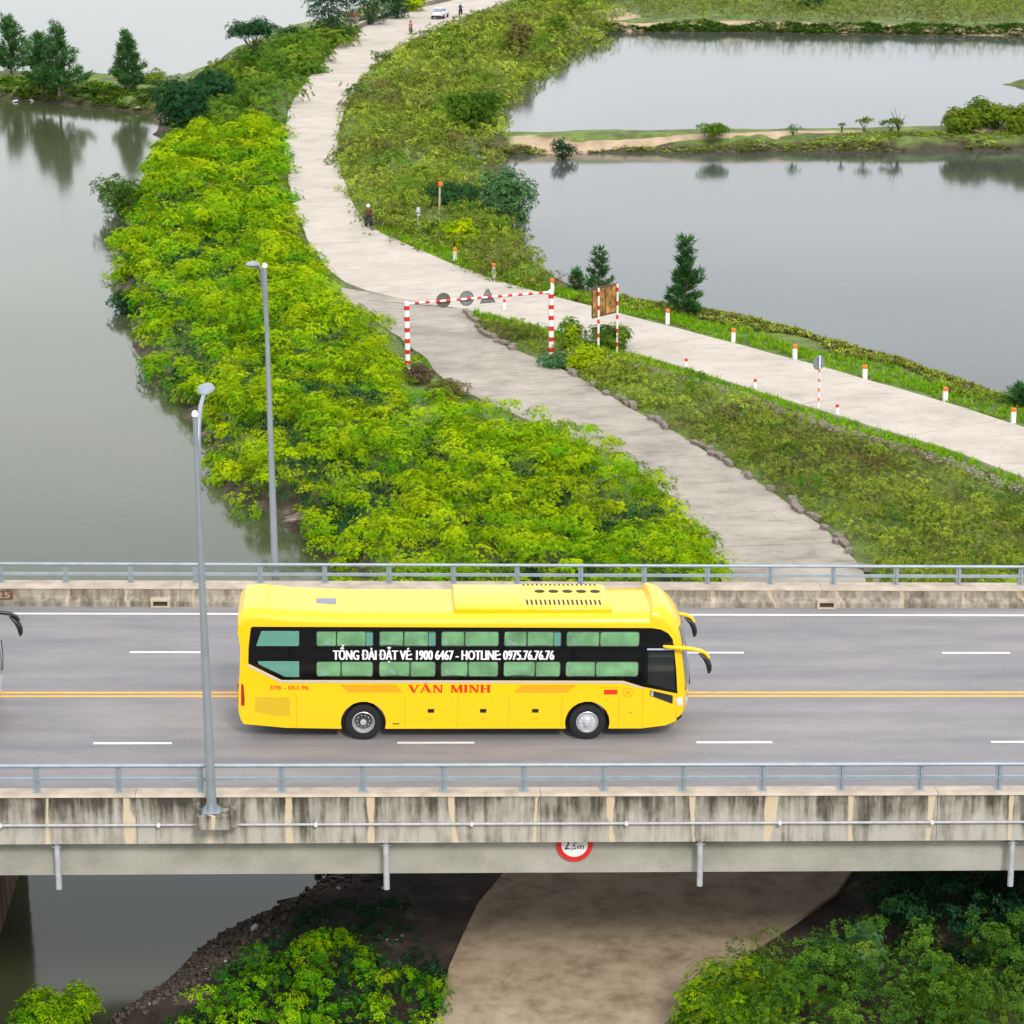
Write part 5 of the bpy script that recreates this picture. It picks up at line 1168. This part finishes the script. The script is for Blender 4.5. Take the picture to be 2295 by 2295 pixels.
for sxp, mk, kind_, lab in ((996, 'signback2', 'r', 'olive grey back of a round traffic sign, leftmost on the height gate'), (1047.5, 'signback', 'r', 'pale grey back of a round traffic sign, in the middle of the height gate'), (1094, 'signback', 't', 'grey back of a triangular warning sign on the height gate')):
    f = (sxp-914)/(1235.5-914); c = pL+dR*f+np.array([0, 0, zt_])+pn*.12
    t = empty('traffic_sign', c, (0, 0, yawg), label=lab, cat='road sign', group='traffic signs hung on the height gate')
    q = MB()
    if kind_ == 'r':
        q.lathe([(0, 0), (.41, 0), (.41, .025), (0, .025)], 32, (0, 0, 0), 'y'); q.build('sign_plate', MT[mk], t)
        q = MB(); q.lathe([(.37, -.012), (.42, -.012), (.42, .03), (.37, .03), (.37, -.012)], 32, (0, 0, 0), 'y'); q.build('rim', MT['signback2'], t)
    else:
        q.prism([(-.42, -.32), (.42, -.32), (.05, .42), (-.05, .42)], 'y', 0, .025); q.build('sign_plate', MT[mk], t)
        q = MB(); q.prism([(-.46, -.35), (.46, -.35), (.38, -.28), (-.38, -.28)], 'y', -.012, -.001); q.prism([(-.46, -.34), (-.38, -.34), (-.01, .45), (-.07, .45)], 'y', -.0125, -.001); q.prism([(.46, -.34), (.38, -.34), (.01, .45), (.07, .45)], 'y', -.0120, -.001); q.build('rim', MT['signback2'], t)
    q = MB(); q.box(-.06, .06, -.05, -.013, -.10, .10); q.build('clamp', MT['red'], t)
# wooden board on two striped posts
bL = gs(1341, 801, 1.3); bR = gs(1383, 790, 1.3); hB = 150*mpp(bR)/K/math.cos(PITCH)
bd = empty('notice_board', bL, label='wooden board seen from behind on two thin red and white posts', cat='board'); dB = bR-bL; ub = dB/np.linalg.norm(dB); nb = np.array([-ub[1], ub[0], 0])
Lw = np.linalg.norm(dB)
def bquad(q, a0, a1, z0, z1, d0, d1):
    P4 = [ub*a0, ub*a1]; vs = []
    for dd in (d0, d1):
        for aa, zz in ((a0, z0), (a1, z0), (a1, z1), (a0, z1)): vs.append(tuple(ub*aa+nb*dd+np.array([0, 0, zz])))
    q.add(vs, [(0, 1, 2, 3), (7, 6, 5, 4), (0, 4, 5, 1), (1, 5, 6, 2), (2, 6, 7, 3), (3, 7, 4, 0)]); return q
for k, (a, w0) in enumerate(((0, .045), (Lw, .06))):
    q = MB(); q.tube([ub*a+np.array([0, 0, -.1]), ub*a+np.array([0, 0, hB])], .06, 10); po = q.build('post', MT['white'], bd, smooth=True, angle=50)
    for j in range(5): q = MB(); z_ = .35+j*hB*.2; q.tube([ub*a+np.array([0, 0, z_]), ub*a+np.array([0, 0, z_+.24])], .065, 10); q.build('red_band', MT['red'], po, smooth=True, angle=50)
zb0, zb1 = hB*.60, hB*.985; e0, e1 = -Lw*.24, Lw*1.08
for j in range(4):
    a0 = e0+(e1-e0)*j/4; q = MB(); bquad(q, a0+.01, a0+(e1-e0)/4-.01, zb0, zb1, .09, .11+.004*(j % 2)); q.build('panel', MT['wood'], bd)
for (a0, a1, z0, z1) in ((e0-.04, e1+.04, zb1, zb1+.09), (e0-.04, e1+.04, zb0-.09, zb0), (e0-.06, e0, zb0, zb1), (e1, e1+.06, zb0, zb1), ((e0+e1)/2-.04, (e0+e1)/2+.04, zb0, zb1)):
    q = MB(); bquad(q, a0, a1, z0, z1, .065, .13); q.build('batten', MT['wooddark'], bd)
# round sign on a striped post by the pale road
ps = gs(1834, 920, 1.3); hs_ = 120*mpp(ps)/K/math.cos(PITCH)
rs = empty('road_sign', ps, (0, 0, .5), label='round grey backed sign on a thin striped post beside the pale concrete road', cat='road sign')
q = MB(); q.tube([(0, 0, -.1), (0, 0, hs_)], .045, 10); po = q.build('post', MT['white'], rs, smooth=True)
for j in range(4): q = MB(); q.tube([(0, 0, .5+j*.5), (0, 0, .68+j*.5)], .05, 10); q.build('red_band', MT['orange'], po, smooth=True)
q = MB(); q.lathe([(0, 0), (.38, 0), (.38, .02), (0, .02)], 32, (0, .07, hs_-.36), 'y'); q.build('sign_plate', MT['signback'], rs)
# white marker posts with coloured heads
far = [(1019.9, 588), (1106.8, 623), (1238, 657), (1496, 725), (1643.7, 768.5), (1781, 805), (1938, 850), (2118, 900), (2270.5, 946)]
near = [(1130.7, 696), (1537.7, 828), (1692.4, 874), (1876, 931)]
def marker(p, h_, w_, lab, grp, headm):
    t = empty('marker_post', p, (0, 0, random.uniform(-.2, .2)), label=lab, cat='marker post', group=grp)
    b = MB(); b.add([(-w_, -w_, -.1), (w_, -w_, -.1), (w_, w_, -.1), (-w_, w_, -.1), (-w_*.92, -w_*.92, h_*.76), (w_*.92, -w_*.92, h_*.76), (w_*.92, w_*.92, h_*.76), (-w_*.92, w_*.92, h_*.76)], [(0, 3, 2, 1), (4, 5, 6, 7), (0, 1, 5, 4), (1, 2, 6, 5), (2, 3, 7, 6), (3, 0, 4, 7)])
    b.build('shaft', MT['white'], t, bevel=.02); b = MB(); b.box(-w_*.95, w_*.95, -w_*.95, w_*.95, h_*.761, h_); b.build('head', headm, t, bevel=.03)
desc = ['farthest up the road, by the motorbike bend', 'second from the bend, left of the gate', 'showing just above the right gate post', 'in front of the conical casuarina', 'second right of the conical casuarina', 'just left of the round grey sign', 'next right of the round grey sign', 'second from the right edge', 'nearest the right edge']
for i, (x, y) in enumerate(far): p = gs(x, y, 1.3); marker((p[0], p[1], gz(p[0], p[1])), 33*mpp(p)/K/.96, .12, 'white orange-topped post, %s, pond side' % desc[i], 'marker posts on the pond side of the pale road', MT['orange'])
desc = ['at the road fork below the gate beam', 'right of the wooden board', 'midway between wooden board and round sign', 'just right of the round sign']
for i, (x, y) in enumerate(near): p = gs(x, y, 1.3); marker((p[0], p[1], gz(p[0], p[1])), 26*mpp(p)/K/.96, .085, 'thin white red-topped post %s, near side' % desc[i], 'marker posts on the near side of the pale road', MT['red'])
# stake and milestone on the bank
p = gs(984, 498, 1.25); h_ = 84*mpp(p)/K/.96; t = empty('marker_stake', p, label='tall yellowish stake with a red top on the weedy bank', cat='stake')
q = MB(); q.tube([(0, 0, -.1), (.1, 0, h_)], .07, 8); q.build('shaft', MT['coping'], t, smooth=True); q = MB(); q.lathe([(0, 0), (.17, 0), (.19, .1), (.17, .28), (0, .34)], 14, (.14, 0, h_-.2)); q.build('head', MT['orange'], t, smooth=True)
p = gs(938, 512, 1.25); h_ = 46*mpp(p)/K/.96; t = empty('milestone', p, label='grey rounded stone post with a white face on the weedy bank', cat='milestone')
q = MB(); q.lathe([(.17, 0), (.17, h_*.75), (.14, h_*.92), (.06, h_), (0, h_)], 16); q.build('shaft', MT['greysign'], t, smooth=True); q = MB(); q.box(-.08, .08, -.185, -.1, .05, h_*.68); q.build('face', MT['white'], t); q = MB(); q.lathe([(.178, 0), (.178, .05), (.165, .06)], 16, (0, 0, h_*.72)); q.build('collar', MT['cloth'], t)

# low roadside wall and stone gate at the top
wl = [g(x/K, y/K, 1.3) for x, y in ((757, 88), (800, 66), (840, 49), (880, 35), (935, 19), (1004, 2), (1080, -22))]
wr = empty('roadside_wall', (0, 0, 0), label='low pale stone wall along the left side of the road at the top', cat='wall')
for i in range(len(wl)-1):
    a, c = wl[i], wl[i+1]; d_ = (c-a)/np.linalg.norm(c-a); n_ = np.array([-d_[1], d_[0], 0])*.22; a = a+d_*.03; q = MB()
    vs = [a-n_, c-n_, c+n_, a+n_]; vs = [tuple(v[:2])+(1.1,) for v in vs]+[tuple(v[:2])+(1.95,) for v in vs]; q.add(vs, [(0, 3, 2, 1), (4, 5, 6, 7), (0, 1, 5, 4), (1, 2, 6, 5), (2, 3, 7, 6), (3, 0, 4, 7)]); q.build('wall_section', MT['stone'], wr)
    n2 = n_*1.25; vs = [a-n2, c-n2, c+n2, a+n2]; vs = [tuple(v[:2])+(1.952,) for v in vs]+[tuple(v[:2])+(2.05,) for v in vs]; q = MB(); q.add(vs, [(0, 3, 2, 1), (4, 5, 6, 7), (0, 1, 5, 4), (1, 2, 6, 5), (2, 3, 7, 6), (3, 0, 4, 7)]); q.build('coping', MT['coping'], wr)
p = gs(790, 66, 1.3); u_ = mpp(p)/K; t = empty('stone_gate', p, (0, 0, .2), label='small weathered stone gate with a tiled top beside the road wall', cat='gate')
for xx in (-12, 0, 11): q = MB(); q.box((xx-3)*u_, (xx+3)*u_, -.22, .22, -.1, 22*u_); q.build('pillar', MT['stone'], t)
q = MB(); q.box(-17*u_, 16*u_, -.3, .3, 22*u_+.002, 29*u_); q.build('lintel', MT['stone'], t)
q = MB(); q.prism([(-20*u_, 29*u_+.002), (19*u_, 29*u_+.002), (16*u_, 34*u_), (6*u_, 36*u_), (0, 42*u_), (-6*u_, 36*u_), (-17*u_, 34*u_)], 'y', -.4, .4); q.build('roof', MT['wooddark'], t)

# ------------------------------------------------------------------ car, motorbikes and riders
def road_dir(x, y):
    m_ = (ma+mbb)/2; p = g(x, y, ZR)[:2]; i = int(np.argmin(np.hypot(*(m_-p).T))); i = min(max(i, 1), len(m_)-2); d_ = m_[i-1]-m_[i+1]; return math.atan2(d_[1], d_[0])
p = g(830, 34, ZR); car = empty('car', (p[0], p[1], ZR+.006), (0, 0, road_dir(830, 34)), label='silver white saloon car driving away along the top of the road', cat='car')
def loft(secs, N=18):
    vs = []
    for x_, hw, z0, z1 in secs:
        for k in range(N):
            t = 2*math.pi*k/N; c_, s2 = math.cos(t), math.sin(t); e = .55
            vs.append((x_, hw*abs(c_)**e*(1 if c_ > 0 else -1), (z0+z1)/2+(z1-z0)/2*abs(s2)**e*(1 if s2 > 0 else -1)))
    fs = [(i*N+k, i*N+(k+1) % N, (i+1)*N+(k+1) % N, (i+1)*N+k) for i in range(len(secs)-1) for k in range(N)]+[tuple(range(N)), tuple(range((len(secs)-1)*N, len(secs)*N))]
    return MB().add(vs, fs)
MT['carpaint'] = mat('silver_paint', (.72, .75, .80), .3, .2, 1); MT['carglass'] = mat('car_glass', (.12, .17, .22), .08, 0, 1)
loft([(-2.2, .70, .45, .85), (-2.12, .82, .35, .98), (-1.5, .88, .28, 1.02), (0, .89, .26, .98), (1.4, .88, .28, .92), (2.0, .80, .32, .80), (2.25, .62, .40, .68)]).build('body', MT['carpaint'], car, smooth=True)
loft([(-1.75, .66, .9, 1.0), (-1.15, .64, .9, 1.42), (-.3, .62, .9, 1.48), (.5, .62, .9, 1.38), (1.2, .66, .88, .96)]).build('window', MT['carglass'], car, smooth=True)
loft([(-1.2, .56, 1.36, 1.46), (-.3, .58, 1.40, 1.51), (.5, .56, 1.34, 1.42)]).build('roof', MT['carpaint'], car, smooth=True)
q = MB(); q.box(-2.235, -2.0, -.66, .66, .30, .50); q.build('rear_bumper', MT['black'], car)
for sg_ in (-1, 1):
    q = MB(); q.box(-2.19, -2.05, sg_*.64-.13, sg_*.64+.13, .74, .90); q.build('tail_light', MT['tail'], car, bevel=.02)
    for xx in (-1.35, 1.40): q = MB(); q.lathe([(0, -.1), (.2, -.1), (.31, -.09), (.32, 0), (.31, .09), (.2, .1), (0, .1)], 20, (xx, sg_*.80, .32), 'y'); q.build('wheel', MT['rubber'], car, smooth=True)
def rider_mesh():
    me = bpy.data.meshes.new('rider'); V_ = [(-.1, 0, .78), (-.08, 0, 1.0), (0, 0, 1.22), (.03, 0, 1.34), (.05, 0, 1.42), (.07, 0, 1.56),
        (.28, .17, .74), (.14, .18, .40), (.24, .19, .34), (.28, -.17, .74), (.14, -.18, .40), (.24, -.19, .34), (.0, .19, 1.28), (.12, .27, 1.05), (.40, .28, 1.02), (.46, .28, 1.04), (.0, -.19, 1.28), (.12, -.27, 1.05), (.40, -.28, 1.02), (.46, -.28, 1.04)]
    E_ = [(0, 1), (1, 2), (2, 3), (3, 4), (4, 5), (0, 6), (6, 7), (7, 8), (0, 9), (9, 10), (10, 11), (3, 12), (12, 13), (13, 14), (14, 15), (3, 16), (16, 17), (17, 18), (18, 19)]
    me.from_pydata(V_, E_, []); o = bpy.data.objects.new('r', me); COL.objects.link(o)
    md = o.modifiers.new('s', 'SKIN'); R3 = [.17, .15, .17, .09, .06, .10, .10, .06, .04, .10, .06, .04, .07, .05, .04, .035, .07, .05, .04, .035]
    for i, v in enumerate(me.skin_vertices[0].data): v.radius = (R3[i], R3[i]*.9); v.use_root = (i == 0)
    sb = o.modifiers.new('u', 'SUBSURF'); sb.levels = 1; sb.render_levels = 1
    m2 = bpy.data.meshes.new_from_object(o.evaluated_get(bpy.context.evaluated_depsgraph_get())); bpy.data.objects.remove(o); return m2
RM = rider_mesh()
def bike(p, rot, blab, plab, shirt, helmet):
    t = empty('motorbike', p, (0, 0, rot), label=blab, cat='motorbike', group='motorbikes on the concrete road')
    for xx in (-.62, .66): q = MB(); q.lathe([(.2, -.04), (.27, -.05), (.30, 0), (.27, .05), (.2, .04), (.2, -.04)], 18, (xx, 0, .30), 'y'); q.lathe([(0, -.02), (.2, -.015), (.2, .015), (0, .02)], 12, (xx, 0, .30), 'y'); q.build('wheel', MT['rubber'], t)
    loft([(-.85, .06, .62, .74), (-.5, .13, .52, .80), (-.1, .14, .42, .78), (.2, .10, .32, .60), (.42, .13, .32, .85), (.55, .10, .55, .95)], 12).build('body', shirt if False else MT['cloth'], t, smooth=True)
    q = MB(); q.tube([(.66, .06, .30), (.48, .06, .95)], .025, 6); q.tube([(.66, -.06, .30), (.48, -.06, .95)], .025, 6); q.build('fork', MT['steel'], t)
    q = MB(); q.tube([(.40, -.32, 1.03), (.48, 0, .98), (.40, .32, 1.03)], .02, 6); q.build('handlebar', MT['black'], t)
    q = MB(); q.box(-.72, .05, -.12, .12, .78, .84); q.build('seat', MT['black'], t, bevel=.03)
    q = MB(); q.lathe([(0, -.05), (.07, -.04), (.08, 0)], 10, (.60, 0, .86), 'z'); q.build('headlight', MT['head'], t)
    pr = empty('person', p, (0, 0, rot), label=plab, cat='person')
    me = RM.copy(); o = link('body', me, None, pr); me.materials.append(shirt); me.materials.append(MT['skin']); me.materials.append(MT['cloth'])
    for f in me.polygons: c = f.center; f.material_index = 1 if (c.z > 1.42 or c.x > .42) else (2 if c.z < .86 else 0); f.use_smooth = True
    q = MB(); q.lathe([(.135, -.06), (.14, .0), (.12, .08), (.06, .13), (0, .14)], 14, (.06, 0, 1.60)); q.build('helmet', helmet, pr, smooth=True)
p = gs(827, 511, ZR); bike((p[0], p[1], ZR+.004), road_dir(696, 430)+.15, 'dark motorbike with a rider on the road bend, nearest the viewer', 'rider in dark maroon with a white helmet on the nearest motorbike', MT['clothred'], MT['white'])
p = gs(921, 76, ZR); bike((p[0], p[1], ZR+.004), road_dir(775, 64)+math.pi, 'small dark motorbike coming down the road left of the car', 'rider in orange top coming down the road', MT['clothor'], MT['cloth'])
p = gs(1032, 34, ZR); bike((p[0], p[1], ZR+.004), road_dir(868, 26), 'dark motorbike just beyond the silver car', 'rider in dark grey riding beyond the silver car', MT['cloth'], MT['greysign'])

# ------------------------------------------------------------------ litter
MT['cyan'] = mat('cyan_plastic', (.02, .45, .5), .5)
def scrap(x, y, z, s_, lab, m, seed, flat=.35, on=True):
    p = g(x, y, z); rr = random.Random(seed); bm = bmesh.new(); bmesh.ops.create_icosphere(bm, subdivisions=2, radius=1)
    for v in bm.verts: v.co *= rr.uniform(.65, 1.15); v.co.z *= flat
    me = bpy.data.meshes.new('litter'); bm.to_mesh(me); bm.free(); o = link('plastic_litter', me, m); o.scale = (s_, s_*rr.uniform(.5, .9), s_); o.rotation_euler = (rr.uniform(-.4, .4), rr.uniform(-.3, .3), rr.uniform(0, 6))
    o.location = (p[0], p[1], max(0.02, gz(p[0], p[1]))+s_*flat*.6); return tag(o, lab, 'litter')
scrap(482, 1785, .5, .22, 'crumpled white plastic bag on the dark river bank below the bridge', MT['litter'], 1)
scrap(458, 1888, .8, .14, 'small white scrap beside the shrubs below the bridge', MT['litter'], 2)
scrap(522, 1737, .3, .11, 'pinkish white scrap at the waterline below the bridge', MT['coping'], 3)
scrap(396, 803, .3, .28, 'cyan plastic sheet at the river edge beside the thicket', MT['cyan'], 4, .2)
scrap(28, 189, .2, .35, 'white scrap on the beach of the left dyke, leftmost', MT['litter'], 5)
scrap(60, 184, .4, .30, 'pale scrap on the left dyke below the twin casuarinas', MT['litter'], 6)
scrap(262, 206, .2, .55, 'long white scrap on the beach below the lone casuarina', MT['litter'], 7, .2)
scrap(908, 302, .1, .60, 'white sack at the corner of the large pond by the dyke', MT['litter'], 8)
scrap(1527, 999, 1.45, .16, 'white bag on the access road edge near the stones', MT['litter'], 9)
scrap(1134, 98 if False else 62, .2, .6, 'pale sack at the upper left corner of the upper pond', MT['coping'], 10)
scrap(850, 688, 1.42, .14, 'pale green scrap beside the left gate post bush', MT['curtainlining'], 11)
lg = g(523, 1708, .25); lg2 = g(626, 1690, .5); b = MB(); b.tube([(0, 0, .1), tuple((lg2-lg)*.5+np.array([0, 0, .12])), tuple(lg2-lg+np.array([0, 0, .2]))], [.05, .06, .04], 7)
o = b.build('driftwood', MT['bark'], None, smooth=True); o.location = lg; tag(o, 'long bare branch lying on the river bank below the bridge', 'driftwood')
for i, (x, y, w2, lab) in enumerate(((566, 984, 1.2, 'pale driftwood sticks at the river edge, right of the far lamp post'), (272, 622, 1.8, 'pale sticks and debris on the river bank below the thicket bulge'), (397, 822, 1.4, 'short pale stick near the cyan plastic'))):
    p = g(x, y, .4); t = empty('driftwood', p, label=lab, cat='driftwood'); q = MB()
    for k in range(7): a = random.uniform(-.5, .5); q.tube([(random.uniform(-.8, .3), random.uniform(-.3, .3), .05+k*.02), (random.uniform(.0, .9)*w2*.5, a, .25+k*.03)], .045, 5)
    q.build('stick', MT['stone'], t)
bank = [(250, 1925), (345, 1850), (445, 1778), (510, 1732), (600, 1672)]
for i in range(16):
    f = random.random()*3.99; a, c = bank[int(f)], bank[int(f)+1]; u_ = f-int(f); x = a[0]+(c[0]-a[0])*u_+random.uniform(8, 90); y = a[1]+(c[1]-a[1])*u_+random.uniform(-4, 14)
    o = scrap(x, y, .5, random.uniform(.04, .09), 'tiny pale scrap of rubbish on the dark river bank below the bridge', random.choice((MT['litter'], MT['coping'], MT['rubble'])), 60+i)
    o['group'] = 'scraps of rubbish on the river bank'
for i in range(9):
    x, y = random.uniform(620, 760), random.uniform(1670, 1790)
    o = scrap(x, y, 1.2, random.uniform(.05, .12), 'small pale piece of rubbish in the shade between the shrubs and the road', random.choice((MT['litter'], MT['coping'])), 90+i)
    o['group'] = 'rubbish in the shade below the bridge'
